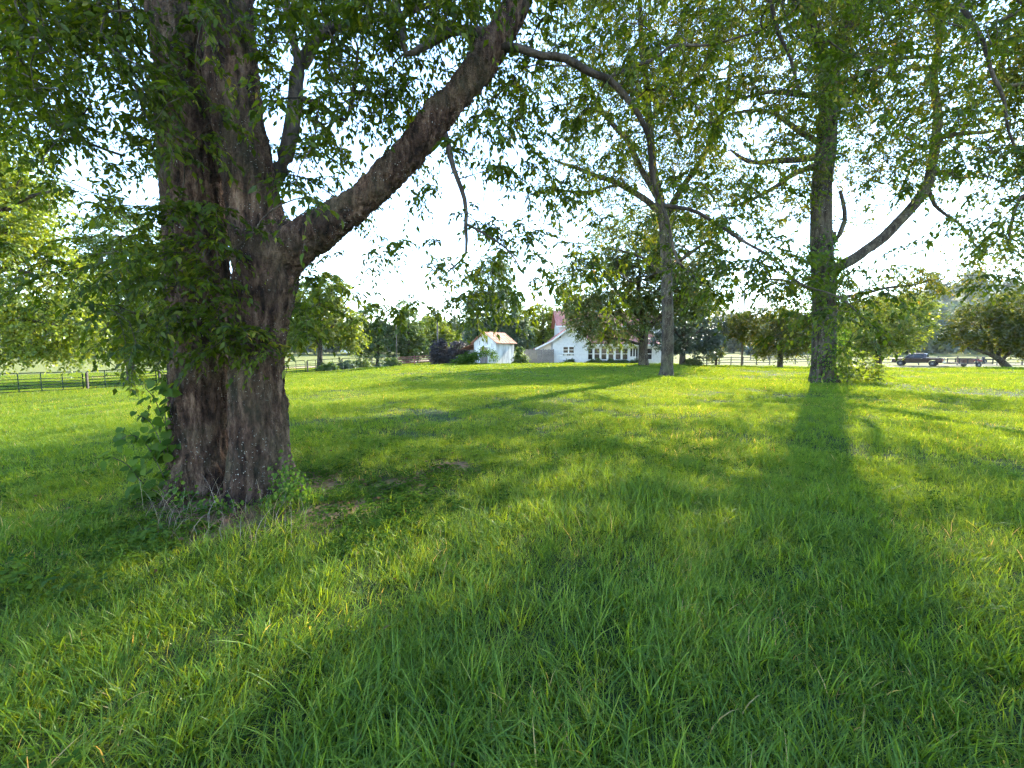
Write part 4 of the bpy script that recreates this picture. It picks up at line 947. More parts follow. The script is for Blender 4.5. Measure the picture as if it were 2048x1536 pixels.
# ================================================================== far woods (one mass) and hills
def hills():
    az = np.radians(np.linspace(-75, 75, 120)); rad = np.array([260, 330, 420, 540, 700])
    H = 8 + 4 * np.sin(az * 7) + 3 * np.sin(az * 17 + 1) + 48 * np.exp(-((np.degrees(az) - 45) / 9) ** 2) + 20 * np.exp(-((np.degrees(az) - 27) / 7) ** 2)
    V = []
    for i, r in enumerate(rad):
        f = [0, .22, .6, 1, 1.1][i]
        V.append(np.stack([r * np.sin(az), r * np.cos(az), 0.2 + H * f], -1))
    V = np.vstack(V); n = len(az)
    i = np.arange(4)[:, None] * n; j = np.arange(n - 1)[None]
    Q = np.stack([i + j, i + j + 1, i + n + j + 1, i + n + j], -1).reshape(-1, 4)
    tag(link('hills', np_mesh('hills', V, Q, plain_mat('hill_grass', (0.06, 0.085, 0.035), 1, scale=.05, spec=.1), smooth=True)), kind='structure')
    def blob(nm, seed, mat):
        g = np.random.default_rng(seed); n_ = 900
        v = unit(g.normal(0, 1, (n_, 3))); r = g.random(n_) ** .25 * np.array([1 + .3 * mnoise.noise(Vector(q) * 2.3 + Vector((seed, 0, 0))) for q in v])
        P = np.array([0, 0, 6.5]) + v * r[:, None] * np.array([4.2, 4.2, 5.6])
        return bpy.data.objects.new(nm, crown_mesh(nm, mat, P, v + g.normal(0, .5, (n_, 3)) - np.array([0, 0, .4]), v + np.array([0, 0, .6]) + g.normal(0, .4, (n_, 3)), g.uniform(.9, 1.7, n_), g.uniform(.6, 1.1, n_), g.random(n_), False))
    wm = leaf_mat('leaf_far', [(0, (.03, .055, .02)), (.6, (.055, .085, .03)), (1, (.09, .115, .04))], tmix=.35, inst=True)
    pr = [blob('wood_a', 1, wm), blob('wood_b', 2, wm), blob('wood_c', 3, wm)]
    pts, scl = [], []
    for _ in range(900):
        a = math.radians(rng.uniform(-72, 72)); r = rng.choice([rng.uniform(250, 300), rng.uniform(300, 560)])
        f = np.interp(r, rad, [0, .22, .6, 1, 1.1]); h = np.interp(a, az, H) * f
        pts.append((r * math.sin(a), r * math.cos(a), 0.1 + h)); scl.append(rng.uniform(.7, 1.35))
    for _ in range(130):     # nearer hedgerow on the left
        a = math.radians(rng.uniform(-66, 0)); r = rng.uniform(150, 195); pts.append((r * math.sin(a), r * math.cos(a), 0)); scl.append(rng.uniform(.6, 1.15))
    for _ in range(110):
        a = math.radians(rng.uniform(0, 58)); r = rng.uniform(165, 225); pts.append((r * math.sin(a), r * math.cos(a), 0)); scl.append(rng.uniform(.6, 1.2))
    scatter_object('far_woods', np.array(pts), rng.random(len(pts)) * 6.28, scl, rng.integers(0, 3, len(pts)), pr, 'hazy wooded tree line closing the fields on the horizon', 'woods', tilt=.04)
hills()

# ================================================================== BUILDINGS
M['white_wall'] = plain_mat('white_wall', (0.72, 0.72, 0.72), .8, var=.10, scale=3, spec=.2)
M['shed_wall'] = plain_mat('shed_wall', (0.66, 0.66, 0.65), .85, var=.45, scale=1.6, stretch=(1, 1, .35), spec=.2)
M['trim'] = plain_mat('trim', (0.78, 0.78, 0.76), .6, var=.06, scale=5)
M['cream'] = plain_mat('cream', (0.66, 0.58, 0.48), .8, var=.1, scale=3)
M['roof_red'] = plain_mat('roof_red', (0.40, 0.13, 0.095), .75, var=.2, scale=1.2, stretch=(3, .4, 1), c2=(0.46, 0.19, 0.14))
M['roof_rust'] = plain_mat('roof_rust', (0.34, 0.13, 0.07), .85, var=.5, scale=1.4, c2=(0.42, 0.24, 0.17), stretch=(2, .5, 1))
M['glass'] = plain_mat('glass', (0.018, 0.019, 0.022), .12, var=.3, scale=1.5, spec=.3)
M['board'] = plain_mat('board', (0.24, 0.21, 0.185), .9, var=.35, scale=3, stretch=(4, 4, .5), spec=.15)
M['rail'] = plain_mat('rail', (0.13, 0.11, 0.09), .9, var=.35, scale=4, spec=.15)
M['gate_green'] = plain_mat('gate_green', (0.012, 0.032, 0.02), .75, var=.3, scale=8, c2=(0.02, 0.045, 0.028), spec=.15)
M['gate_red'] = plain_mat('gate_red', (0.22, 0.09, 0.07), .6, var=.35, scale=6)
M['pole'] = plain_mat('pole', (0.17, 0.145, 0.12), .9, var=.3, scale=6, stretch=(3, 3, .3), spec=.15)
M['metal_grey'] = plain_mat('metal_grey', (0.35, 0.36, 0.37), .4, .7, var=.15)
M['black'] = plain_mat('black', (0.02, 0.02, 0.02), .7, var=.2)

def wall_panel(mb, a, b, z0, z1, t=0.12):
    """a slab from a to b (2-D) between z0 and z1"""
    mb.bar((a[0], a[1], (z0 + z1) / 2), (b[0], b[1], (z0 + z1) / 2), t, z1 - z0)
def sash_window(parent, cx, y, z0, z1, w, mat_trim):
    """window facing -y in the parent's frame: frame (with meeting rail) and two panes, sill"""
    mb = MB(); f = .07
    mb.box((cx - w / 2 - f / 2, y, (z0 + z1) / 2), (f / 2, .05, (z1 - z0) / 2 + f)).box((cx + w / 2 + f / 2, y, (z0 + z1) / 2), (f / 2, .05, (z1 - z0) / 2 + f))
    mb.box((cx, y, z1 + f / 2), (w / 2, .05, f / 2)).box((cx, y, z0 - f / 2), (w / 2, .05, f / 2)).box((cx, y + .01, (z0 + z1) / 2), (w / 2, .04, .035))
    wo_ = mb.build('window', mat_trim, parent)
    for a_, b_ in ((z0, (z0 + z1) / 2 - .035), ((z0 + z1) / 2 + .035, z1)):
        MB().box((cx, y + .03, (a_ + b_) / 2), (w / 2, .012, (b_ - a_) / 2)).build('pane', M['glass'], wo_)
    MB().box((cx, y - .05, z0 - f - .03), (w / 2 + .12, .09, .03)).build('sill', mat_trim, wo_)
def roof_plane(name, parent, p, mat, th=.07, ribs=0):
    """sloping slab with corners p[0..3] (eave-left, eave-right, ridge-right, ridge-left)"""
    p = [Vector(q) for q in p]; nrm = (p[1] - p[0]).cross(p[3] - p[0]).normalized()
    if nrm.z < 0: nrm = -nrm
    mb = MB(); mb._add([*p, *[q + nrm * th for q in p]], [(0, 1, 2, 3), (4, 5, 6, 7), (0, 1, 5, 4), (1, 2, 6, 5), (2, 3, 7, 6), (3, 0, 4, 7)])
    o = mb.build(name, mat, parent)
    for k in range(ribs):
        t_ = (k + .5) / ribs; a_ = p[0].lerp(p[1], t_) + nrm * (th + .012); b_ = p[3].lerp(p[2], t_) + nrm * (th + .012)
        MB().bar(a_, b_, .05, .03).build('rib', mat, o)
    return o
def px_x(px, d): return (px - 1024) / F * d
def house():
    Y0 = 54.0; g = float(gz(8, Y0)) - .05
    root = empty('house', (0, Y0, g)); tag(root, 'long white farmhouse with red metal roof and a row of porch windows', 'house')
    X = lambda px: px_x(px, Y0)
    Zp = lambda py, d=Y0: (HZ - py) / F * d + EYE - g
    # gable wing facing the camera
    xl, xr = X(1105), X(1176); xa = X(1136); ze = Zp(680); za = Zp(657.5)
    mb = MB(); prof = [(xl, -.2), (xr, -.2), (xr, ze - .12), (xa, za), (xl, ze)]
    mb.prism(prof, 0, 5.0); mb.build('wall', M['white_wall'], root)
    for s, (xe, zee) in ((-1, (xl, ze)), (1, (xr, ze - .12))):
        d = Vector((xe - xa, 0, zee - za)); e = Vector((xa, 0, za)) + d * 1.13
        roof_plane('roof', root, [(e.x, -.45, e.z + .02), (e.x, 5.2, e.z + .02), (xa, 5.2, za + .02), (xa, -.45, za + .02)], M['roof_red'])
        MB().bar((e.x, -.47, e.z - .04), (xa, -.47, za - .04), .05, .2).build('barge_board', M['trim'], root)
    for px in (1131, 1142.5):
        sash_window(root, X(px), -.03, Zp(705.5), Zp(694), .58, M['trim'])
    MB().box((X(1119.5), -.08, Zp(674)), (.06, .06, .14)).build('wall_lamp', M['black'], root)
    for px in (1127, 1135, 1139, 1146): MB().box((X(px), -.05, Zp(709.5)), (.05, .04, .07)).build('bracket', M['black'], root)
    MB().tube([(X(1103.4), -.06, 0), (X(1103.4), -.06, ze - .3)], .045, 8).build('downpipe', M['metal_grey'], root, smooth=True)
    # lean-to on the left
    x0 = X(1070)
    mb = MB(); mb.prism([(x0 + .5, -.2), (xl - .003, -.2), (xl - .003, Zp(683)), (x0 + .5, Zp(696))], .25, 4.5); mb.build('lean_to', M['cream'], root)
    roof_plane('roof', root, [(x0, -.1, Zp(699)), (x0, 4.7, Zp(699)), (xl - .004, 4.7, Zp(682)), (xl - .004, -.1, Zp(682))], M['roof_red'])
    MB().bar((x0, -.13, Zp(698.6)), (xl - .1, -.13, Zp(682)), .05, .2).build('barge_board', M['trim'], root)
    # sun porch with its row of windows
    xe = X(1282); ys = .35; zt = Zp(689)
    wb_ = Zp(718.5); wt = Zp(697)
    mb = MB(); wall_panel(mb, (xr, ys), (xe, ys), -.2, wb_ - .18); mb.build('wall', M['white_wall'], root)
    mb = MB(); wall_panel(mb, (xr, ys), (xe, ys), wt + .1, zt); mb.build('wall', M['white_wall'], root)
    mb = MB(); wall_panel(mb, (xe + .06, ys - .06), (xe + .06, 4.0), -.2, zt); mb.build('wall', M['white_wall'], root)
    MB().box(((xr + xe) / 2, 3.6, 1.2), ((xe - xr) / 2, .05, 1.4)).build('inner_wall', M['cream'], root)
    MB().box(((xr + xe) / 2, 2.0, -.05), ((xe - xr) / 2, 1.6, .05)).build('floor', M['rail'], root)
    wins = [1180.5, 1194.5, 1208.5, 1222.5, 1237, 1251]
    for px in wins: sash_window(root, X(px), ys - .02, wb_, wt, .62, M['trim'])
    for px in [1187.5, 1201.5, 1215.5, 1229.8, 1244, 1258]:
        MB().box((X(px), ys - .015, (wb_ + wt) / 2), (.085, .05, (wt - wb_) / 2 + .07)).build('mullion', M['trim'], root)
    # narrow tripartite window and the white door panel at the porch end
    for px in (1263.5, 1269, 1274): 
        o = MB().box((X(px), ys + .01, (wb_ + wt) / 2), (.13, .02, (wt - wb_) / 2)).build('pane', M['glass'], root)
    for px in (1260.4, 1266.2, 1271.6, 1277.4): MB().box((X(px), ys - .02, (wb_ + wt) / 2), (.05, .05, (wt - wb_) / 2 + .08)).build('mullion', M['trim'], root)
    MB().box((X(1264), ys - .5, .45), (.45, .03, .5)).build('step_screen', M['trim'], root)
    # porch roof rising to the main block
    y2 = 4.2; zw = Zp(662, Y0 + y2)
    roof_plane('roof', root, [(xr - .4, ys - .35, zt + .02), (X(1320), ys - .35, zt + .02), (X(1320), y2, zw), (xr - .4, y2, zw)], M['roof_red'], ribs=14)
    MB().bar((xr - .1, ys - .38, zt - .06), (X(1320), ys - .38, zt - .06), .05, .2).build('fascia', M['trim'], root)
    # far right end of the house beyond the tree
    mb = MB(); mb.box(((X(1284) + X(1320)) / 2, 2.2, zt / 2 - .1), ((X(1320) - X(1284)) / 2, 1.8, zt / 2 + .1)); mb.build('wall', M['white_wall'], root)
    sash_window(root, X(1300), .36, wb_, wt, .6, M['trim'])
    # main block with the upper storey
    D = Y0 + 4.3; xm0, xm1 = px_x(1118, D), px_x(1322, D); zu = Zp(651, D); zr = Zp(624, D + 3.4)
    mb = MB(); mb.box(((xm0 + xm1) / 2, 4.3 + 3.4, zu / 2), ((xm1 - xm0) / 2, 3.4, zu / 2)); mb.build('wall', M['white_wall'], root)
    mb = MB(); mb._add([(xm0, 4.3, zu), (xm0, 11.1, zu), (xm0, 7.7, zr - .1), (xm1, 4.3, zu), (xm1, 11.1, zu), (xm1, 7.7, zr - .1)], [(0, 1, 2), (3, 5, 4), (0, 2, 5, 3), (1, 4, 5, 2)]); mb.build('gable_wall', M['white_wall'], root)
    roof_plane('roof', root, [(xm0 - .5, 3.8, zu - .12), (xm1 + .5, 3.8, zu - .12), (xm1 + .5, 7.7, zr), (xm0 - .5, 7.7, zr)], M['roof_red'], ribs=20)
    roof_plane('roof', root, [(xm0 - .5, 11.6, zu - .12), (xm1 + .5, 11.6, zu - .12), (xm1 + .5, 7.7, zr), (xm0 - .5, 7.7, zr)], M['roof_red'])
    MB().bar((xm0 - .5, 3.77, zu - .18), (xm1 + .5, 3.77, zu - .18), .05, .18).build('fascia', M['trim'], root)
    for px in (1160, 1200, 1245, 1290): sash_window(root, px_x(px, D), 4.28, zu - 1.15, zu - .3, .7, M['trim'])
house()
def shed():
    Y0 = 47.0; th = math.radians(-30); c = px_x(992.5, Y0); g = float(gz(c, Y0)) - .05
    root = empty('shed', (c, Y0, g), th); tag(root, 'small white weathered gable shed with rusty red metal roof', 'shed')
    W, L, ze, za = 2.95, 3.9, 2.45, 3.55      # front runs to -x from the corner, depth to +y
    mb = MB(); mb.prism([(-W, -.2), (0, -.2), (0, ze), (-W / 2, za), (-W, ze)], 0, L); mb.build('wall', M['shed_wall'], root)
    roof_plane('roof', root, [(.28, -.3, ze - .16), (.28, L + .25, ze - .16), (-W / 2, L + .25, za + .03), (-W / 2, -.3, za + .03)], M['roof_rust'], ribs=7)
    roof_plane('roof', root, [(-W - .28, -.3, ze - .16), (-W - .28, L + .25, ze - .16), (-W / 2, L + .25, za + .03), (-W / 2, -.3, za + .03)], M['roof_rust'], ribs=7)
    MB().bar((-W / 2, -.06, za - .08), (-W / 2, L + .2, za + .11), .2, .05).build('ridge_cap', M['gate_red'], root)
    MB().box((-W / 2 - .1, -.03, .95), (.5, .03, .95)).build('door', M['board'], root)
    for x in (-W / 2 - .66, -W / 2 + .46): MB().box((x, -.045, .97), (.05, .03, 1.0)).build('door_jamb', M['trim'], root)
    MB().box((-W / 2 - .1, -.045, 1.97), (.61, .03, .06)).build('lintel', M['trim'], root)
    for x, z, h in ((-2.2, 2.35, .25), (-1.1, 2.5, .3), (-.55, 2.1, .22), (-1.75, 2.75, .2)): MB().box((x, -.012, z), (.035, .012, h)).build('peeled_patch', M['board'], root)
    # open lean-to at the left
    for x, y in ((-W - 1.7, .1), (-W - 1.7, 2.6)): MB().box((x, y, .8), (.06, .06, .95)).build('post', M['board'], root)
    roof_plane('lean_to_roof', root, [(-W - 1.9, -.2, 1.55), (-W - 1.9, 2.8, 1.55), (-W - .02, 2.8, 2.25), (-W - .02, -.2, 2.25)], M['roof_rust'])
    for k in range(7): MB().box((-W - .15 - k * .235, .12 + .004 * (k % 2), .75 + .05 * ((k * 3) % 2)), (.105, .015, .8)).build('board', M['board'], root)
shed()
vine_cloud('climbing_vine', 'tangled vine growing over the front of the white shed', [(952, 715, 5), (962, 706, 7), (972, 702, 7), (985, 706, 6), (988, 720, 6)], 45.2, 700, (.17, .11), rad=1.8)

def board_fence(label, a, b, h, n, gaptop=.06):
    a, b = np.array(a), np.array(b); g = float(gz(*a)); root = empty('board_fence', (a[0], a[1], g)); tag(root, label, 'fence')
    d = b - a; L = np.linalg.norm(d); u = d / L; ang = math.atan2(u[1], u[0]); root.rotation_euler = (0, 0, ang)
    me = [MB().box((0, 0, 0), (L / n / 2 - .006, .014, h / 2)).mesh('board', M['board']) for _ in range(1)][0]
    for k in range(n):
        o = link('board', me, root, local=True); o.location = ((k + .5) * L / n, .004 * (k % 3), h / 2 + random.uniform(-gaptop, gaptop)); o.rotation_euler = (0, random.uniform(-.012, .012), 0)
    for z in (.35, h - .35): MB().bar((0, .05, z), (L, .05, z), .04, .09).build('rail', M['board'], root)
    m = max(2, int(L / 2.4) + 1)
    for k in range(m): MB().box((L * k / (m - 1), .10, h / 2), (.05, .05, h / 2 + .05)).build('post', M['board'], root)
board_fence('grey weathered privacy fence of upright boards left of the house', (px_x(1048, 53.3), 53.3), (px_x(1107, 53.3), 53.3), 1.75, 24)
board_fence('grey upright board fence behind the purple tree, left of the shed', (px_x(884, 51), 51), (px_x(946, 50.5), 50.5), 1.8, 24)

def pipe_gate(label, a, b, h=1.28, mat='gate_green', bars=5, ups=3):
    a3, b3 = np.array([*a, float(gz(*a)) + .06]), np.array([*b, float(gz(*b)) + .06])
    root = empty('pipe_gate', tuple(a3)); tag(root, label, 'gate', 'pipe gate panels along the left field')
    d = b3 - a3; R = .034
    P = lambda t_, z: Vector(d * t_) + Vector((0, 0, z))
    L = np.linalg.norm(d); c = .16 / L
    pts = [P(0, 0), P(0, h - .17), P(c * .3, h - .05), P(c, h), P(1 - c, h), P(1 - c * .3, h - .05), P(1, h - .17), P(1, 0)]
    MB().box(P(1.02, .5) + Vector((.1, .12, 0)), (.05, .05, .72)).build('post', M['rail'], root)
    fr = MB().tube(pts, R, 8).build('frame', M[mat], root, smooth=True)
    for k in range(bars): MB().tube([P(.004, .04 + k * (h - .25) / bars * 1.0), P(.996, .04 + k * (h - .25) / bars)], R * .85, 6).build('bar', M[mat], root, smooth=True)
    for k in range(1, ups + 1): MB().bar(P(k / (ups + 1), .0), P(k / (ups + 1), h - .01), .055, .03).build('upright', M[mat], root)
A0, A1 = np.array([-33.4, 27.6]), np.array([-15.2, 57.2])
npan = 8; u = (A1 - A0) / npan; names_ = ['leftmost green pipe gate panel at the left edge of the photo', 'green pipe gate panel second from the left edge', 'green pipe gate panel third from the left, mostly behind foliage', 'green pipe gate panel hidden behind the big trunk', 'green pipe gate panel just right of the big trunk', 'green pipe gate panel second right of the big trunk', 'green pipe gate panel grown through by brambles', 'last green pipe gate panel, next to the reddish gate']
pipe_gate('green pipe gate panel cut off by the left edge of the photo', A0 - u, A0 - u * .04)
for k in range(npan): pipe_gate(names_[k], A0 + u * k, A0 + u * (k + .96))
def rail_fence(label, pts, h=1.3, rails=3, mat='rail', gap=2.5, name='rail_fence'):
    pts = np.array(pts, float); seg = np.linalg.norm(np.diff(pts, axis=0), axis=1); tot = seg.sum(); cs = np.concatenate([[0], np.cumsum(seg)])
    n = max(2, int(tot / gap) + 1); s = np.linspace(0, tot, n); P = np.stack([np.interp(s, cs, pts[:, 0]), np.interp(s, cs, pts[:, 1])], -1)
    Z = gz(P[:, 0], P[:, 1]); o0 = (P[0][0], P[0][1], float(Z[0])); root = empty(name, o0); tag(root, label, 'fence')
    for k in range(n):
        q = Vector((*P[k], Z[k])) - Vector(o0)
        MB().box(q + Vector((0, 0, h / 2)), (.065, .065, h / 2 + .06), rz=.3 * k).build('post', M[mat], root)
        if k < n - 1:
            q2 = Vector((*P[k + 1], Z[k + 1])) - Vector(o0)
            for r_ in range(rails):
                z = h * (.28 + .66 * r_ / max(1, rails - 1)) + random.uniform(-.02, .02)
                MB().bar(q + Vector((0, -.08, z)), q2 + Vector((0, -.08, z + random.uniform(-.02, .02))), .035, .12).build('rail', M[mat], root)
rail_fence('low reddish-brown gate and rail fence at the end of the pipe gates', [(px_x(797, 57.4), 57.4), (px_x(862, 56.5), 56.5)], h=1.2, rails=4, mat='gate_red', gap=1.9)
rail_fence('dark wooden three-rail fence behind the pickup', [(px_x(1690, 69), 69), (px_x(1800, 68), 68), (px_x(1990, 66), 66), (px_x(2150, 62), 62)], h=1.35, rails=3, gap=2.6)
rail_fence('wooden rail fence beyond the lawn between the house and the right tree', [(px_x(1388, 66), 66), (px_x(1480, 70), 70), (px_x(1640, 74), 74)], h=1.25, rails=3, gap=2.6)
rail_fence('far wooden fence crossing the pasture behind the right lawn tree', [(px_x(1500, 92), 92), (px_x(1620, 86), 86), (px_x(1700, 82), 82)], h=1.3, rails=3, gap=3)

# ================================================================== utility poles
def pole(label, px, d, ytop, r=.13, arm=False, trans=False):
    x = px_x(px, d); g = float(gz(x, d)); h = (HZ - ytop) / F * d + EYE - g
    root = empty('utility_pole', (x, d, g)); tag(root, label, 'pole')
    MB().tube([(0, 0, -.3), (0, 0, h * .5), (0, 0, h)], [r, r * .9, r * .75], 10).build('shaft', M['pole'], root, smooth=True)
    if trans:
        MB().tube([(-.42, 0, h - 2.0), (-.42, 0, h - 1.95), (-.42, 0, h - .95), (-.42, 0, h - .9)], [.2, .25, .25, .2], 12).build('transformer', M['metal_grey'], root, smooth=True)
        MB().box((-.22, 0, h - 1.4), (.12, .05, .06)).build('bracket', M['metal_grey'], root)
    if arm:
        MB().bar((-1.0, -.12, h - .5), (1.0, -.12, h - .5), .09, .11).build('crossarm', M['pole'], root)
        for q in (-.85, 0, .85): MB().tube([(q, -.12, h - .44), (q, -.12, h - .3)], .04, 8).build('insulator', M['metal_grey'], root)
    return Vector((x, d, g + h))
p1 = pole('tall utility pole with transformer behind the purple tree', 876, 62, 606, trans=True)
p2 = pole('slim wooden pole on the lawn edge right of the house', 1483, 50, 571, r=.11, arm=False)
p3 = pole('thin dark post at the left pipe fence beside the brambles', 794, 57, 646, r=.055)
def wire(label, a, b, sag, r=.012):
    a, b = Vector(a), Vector(b); pts = [a.lerp(b, t_) - Vector((0, 0, sag * 4 * t_ * (1 - t_))) for t_ in np.linspace(0, 1, 16)]
    tag(MB().tube(pts, r, 5).build('power_line', M['black']), label, 'wire')
wire('thin power line running from the transformer pole to the house roof', p1 - Vector((0, 0, .3)), (px_x(1200, 61), 61, 7.0), .6)
wire('thin power line crossing the sky from the slim pole to the right', p2 - Vector((0, 0, .2)), (95, 62, 8.4), .9)

# ================================================================== PICKUP, TRAILER AND ITS LOAD
M['truck'] = plain_mat('truck', (0.030, 0.012, 0.013), .35, .2, var=.15, scale=2, coat=.6)
M['tyre'] = plain_mat('tyre', (0.018, 0.018, 0.018), .85, var=.2)
M['chrome'] = plain_mat('chrome', (0.62, 0.63, 0.65), .22, .9, var=.1)
M['rim'] = plain_mat('rim', (0.10, 0.10, 0.105), .45, .5, var=.2)
M['lamp_red'] = plain_mat('lamp_red', (0.42, 0.03, 0.02), .25, var=.1)
M['red_paint'] = plain_mat('red_paint', (0.22, 0.03, 0.025), .4, var=.25, scale=5)
M['rusty'] = plain_mat('rusty', (0.11, 0.055, 0.04), .8, var=.4, scale=5)
M['wood_deck'] = plain_mat('wood_deck', (0.24, 0.19, 0.14), .85, var=.3, scale=4)
def wheel(parent, x, y, r=.4, w=.25):
    s = 1 if y > 0 else -1
    prof = [(0.58 * r, -w / 2), (.9 * r, -w / 2), (r, -w * .32), (r, w * .32), (.9 * r, w / 2), (.58 * r, w / 2)]
    n = 20; mb = MB(); vs_ = []
    for k in range(n):
        a = 2 * math.pi * k / n
        vs_ += [(x + p[0] * math.cos(a), y + p[1], r + p[0] * math.sin(a)) for p in prof]
    m_ = len(prof); fs_ = [(k * m_ + i, k * m_ + (i + 1) % m_, ((k + 1) % n) * m_ + (i + 1) % m_, ((k + 1) % n) * m_ + i) for k in range(n) for i in range(m_)]
    mb._add(vs_, fs_); wo_ = mb.build('wheel', M['tyre'], parent)
    rim = MB().tube([(x, y - s * w * .3, r), (x, y + s * w * .38, r)], [.57 * r, .57 * r], 16).build('rim', M['rim'], wo_)
    MB().tube([(x, y + s * w * .38, r), (x, y + s * w * .46, r)], [.18 * r, .15 * r], 10).build('hub_cap', M['metal_grey'], wo_)
def pickup():
    rear = np.array([px_x(1886, 62), 62.0]); f = unit(np.array([-.62, .78])); c = rear + f * 2.75; g = float(gz(*c)) + .03
    root = empty('pickup_truck', (c[0], c[1], g), math.atan2(f[1], f[0])); tag(root, 'dark grey four-door pickup truck parked by the board fence', 'pickup truck')
    W = .97
    # lower body with wheel arches, x forward
    prof = [(2.72, .52), (2.78, .62), (2.76, .98), (2.62, 1.08), (1.45, 1.17), (-.62, 1.20), (-2.75, 1.22), (-2.78, .6), (-2.7, .5)]
    def arch(cx): return [(cx + .52 * math.cos(a), .42 + .52 * math.sin(a)) for a in np.linspace(math.pi - .15, .15, 9)]
    low = arch(-1.72) + arch(1.78)
    mb = MB(); mb.prism([(p[0], p[1]) for p in prof] + low, -W, W); body = mb.build('body', M['truck'], root, bevel=.05)
    # cab
    cab = [(1.5, 1.16), (.78, 1.80), (.55, 1.87), (-.75, 1.88), (-1.0, 1.80), (-1.12, 1.18)]
    mb = MB(); n = len(cab)
    vs_ = [(p[0], -W * (.97 - .14 * (p[1] - 1.16) / .7), p[1]) for p in cab] + [(p[0], W * (.97 - .14 * (p[1] - 1.16) / .7), p[1]) for p in cab]
    mb._add(vs_, [tuple(range(n)), tuple(reversed(range(n, 2 * n)))] + [(i, i + n, (i + 1) % n + n, (i + 1) % n) for i in range(n)]); mb.build('cab', M['truck'], root, bevel=.03)
    for s in (-1, 1):
        for (xa, xb, xc, xd) in ((1.18, .42, .42, .70), (.32, -.78, -.74, .32)):
            yo = lambda z: s * (W * (.97 - .14 * (z - 1.16) / .7) + .006)
            q = [(xa, yo(1.24), 1.24), (xb, yo(1.24), 1.24), (xc, yo(1.76), 1.76), (xd, yo(1.76), 1.76)]
            mb = MB(); mb._add(q + [(p[0], p[1] - s * .012, p[2]) for p in q], [(0, 1, 2, 3), (4, 5, 6, 7), (0, 1, 5, 4), (1, 2, 6, 5), (2, 3, 7, 6), (3, 0, 4, 7)]); mb.build('side_window', M['glass'], root)
            MB().box(((xa + xb) / 2 - .3, s * (W + .008), 1.07), (.1, .02, .02)).build('door_handle', M['chrome'], root)
        mi = MB().box((1.12, s * (W + .16), 1.3), (.07, .13, .1)).build('mirror', M['black'], root, bevel=.02)
        MB().box((-2.79, s * .86, .98), (.03, .09, .17)).build('taillight', M['lamp_red'], root)
        MB().box((2.77, s * .78, .88), (.03, .16, .09)).build('headlight', M['chrome'], root)
        for x in (-1.72, 1.78): wheel(root, x, s * .84)
        MB().bar((-.95, s * (W + .004), 1.225), (-2.74, s * (W + .004), 1.235), .05, .03).build('bed_rail', M['chrome'], root)
    mb = MB(); q = [(1.40, -.76, 1.27), (1.40, .76, 1.27), (.83, .68, 1.77), (.83, -.68, 1.77)]
    mb._add([(p[0] + .012, p[1], p[2] + .012) for p in q] + q, [(0, 1, 2, 3), (4, 5, 6, 7), (0, 1, 5, 4), (1, 2, 6, 5), (2, 3, 7, 6), (3, 0, 4, 7)]); mb.build('windscreen', M['glass'], root)
    mb = MB(); q = [(-1.115, -.72, 1.30), (-1.115, .72, 1.30), (-1.02, .68, 1.74), (-1.02, -.68, 1.74)]
    mb._add(q + [(p[0] - .012, p[1], p[2]) for p in q], [(0, 1, 2, 3), (4, 5, 6, 7), (0, 1, 5, 4), (1, 2, 6, 5), (2, 3, 7, 6), (3, 0, 4, 7)]); mb.build('rear_window', M['glass'], root)
    tg = MB().box((-2.795, 0, .98), (.02, .74, .2)).build('tailgate', M['truck'], root, bevel=.015)
    MB().box((-2.82, 0, 1.08), (.012, .12, .03)).build('tailgate_handle', M['chrome'], tg)
    MB().box((-2.88, 0, .55), (.1, .9, .08)).build('bumper', M['chrome'], root, bevel=.03)
    MB().box((2.82, 0, .58), (.08, .92, .1)).build('bumper', M['chrome'], root, bevel=.03)
    MB().box((-2.81, -.1, .82), (.006, .15, .07)).build('plate', M['trim'], root)
    return rear, f
rear, fdir = pickup()
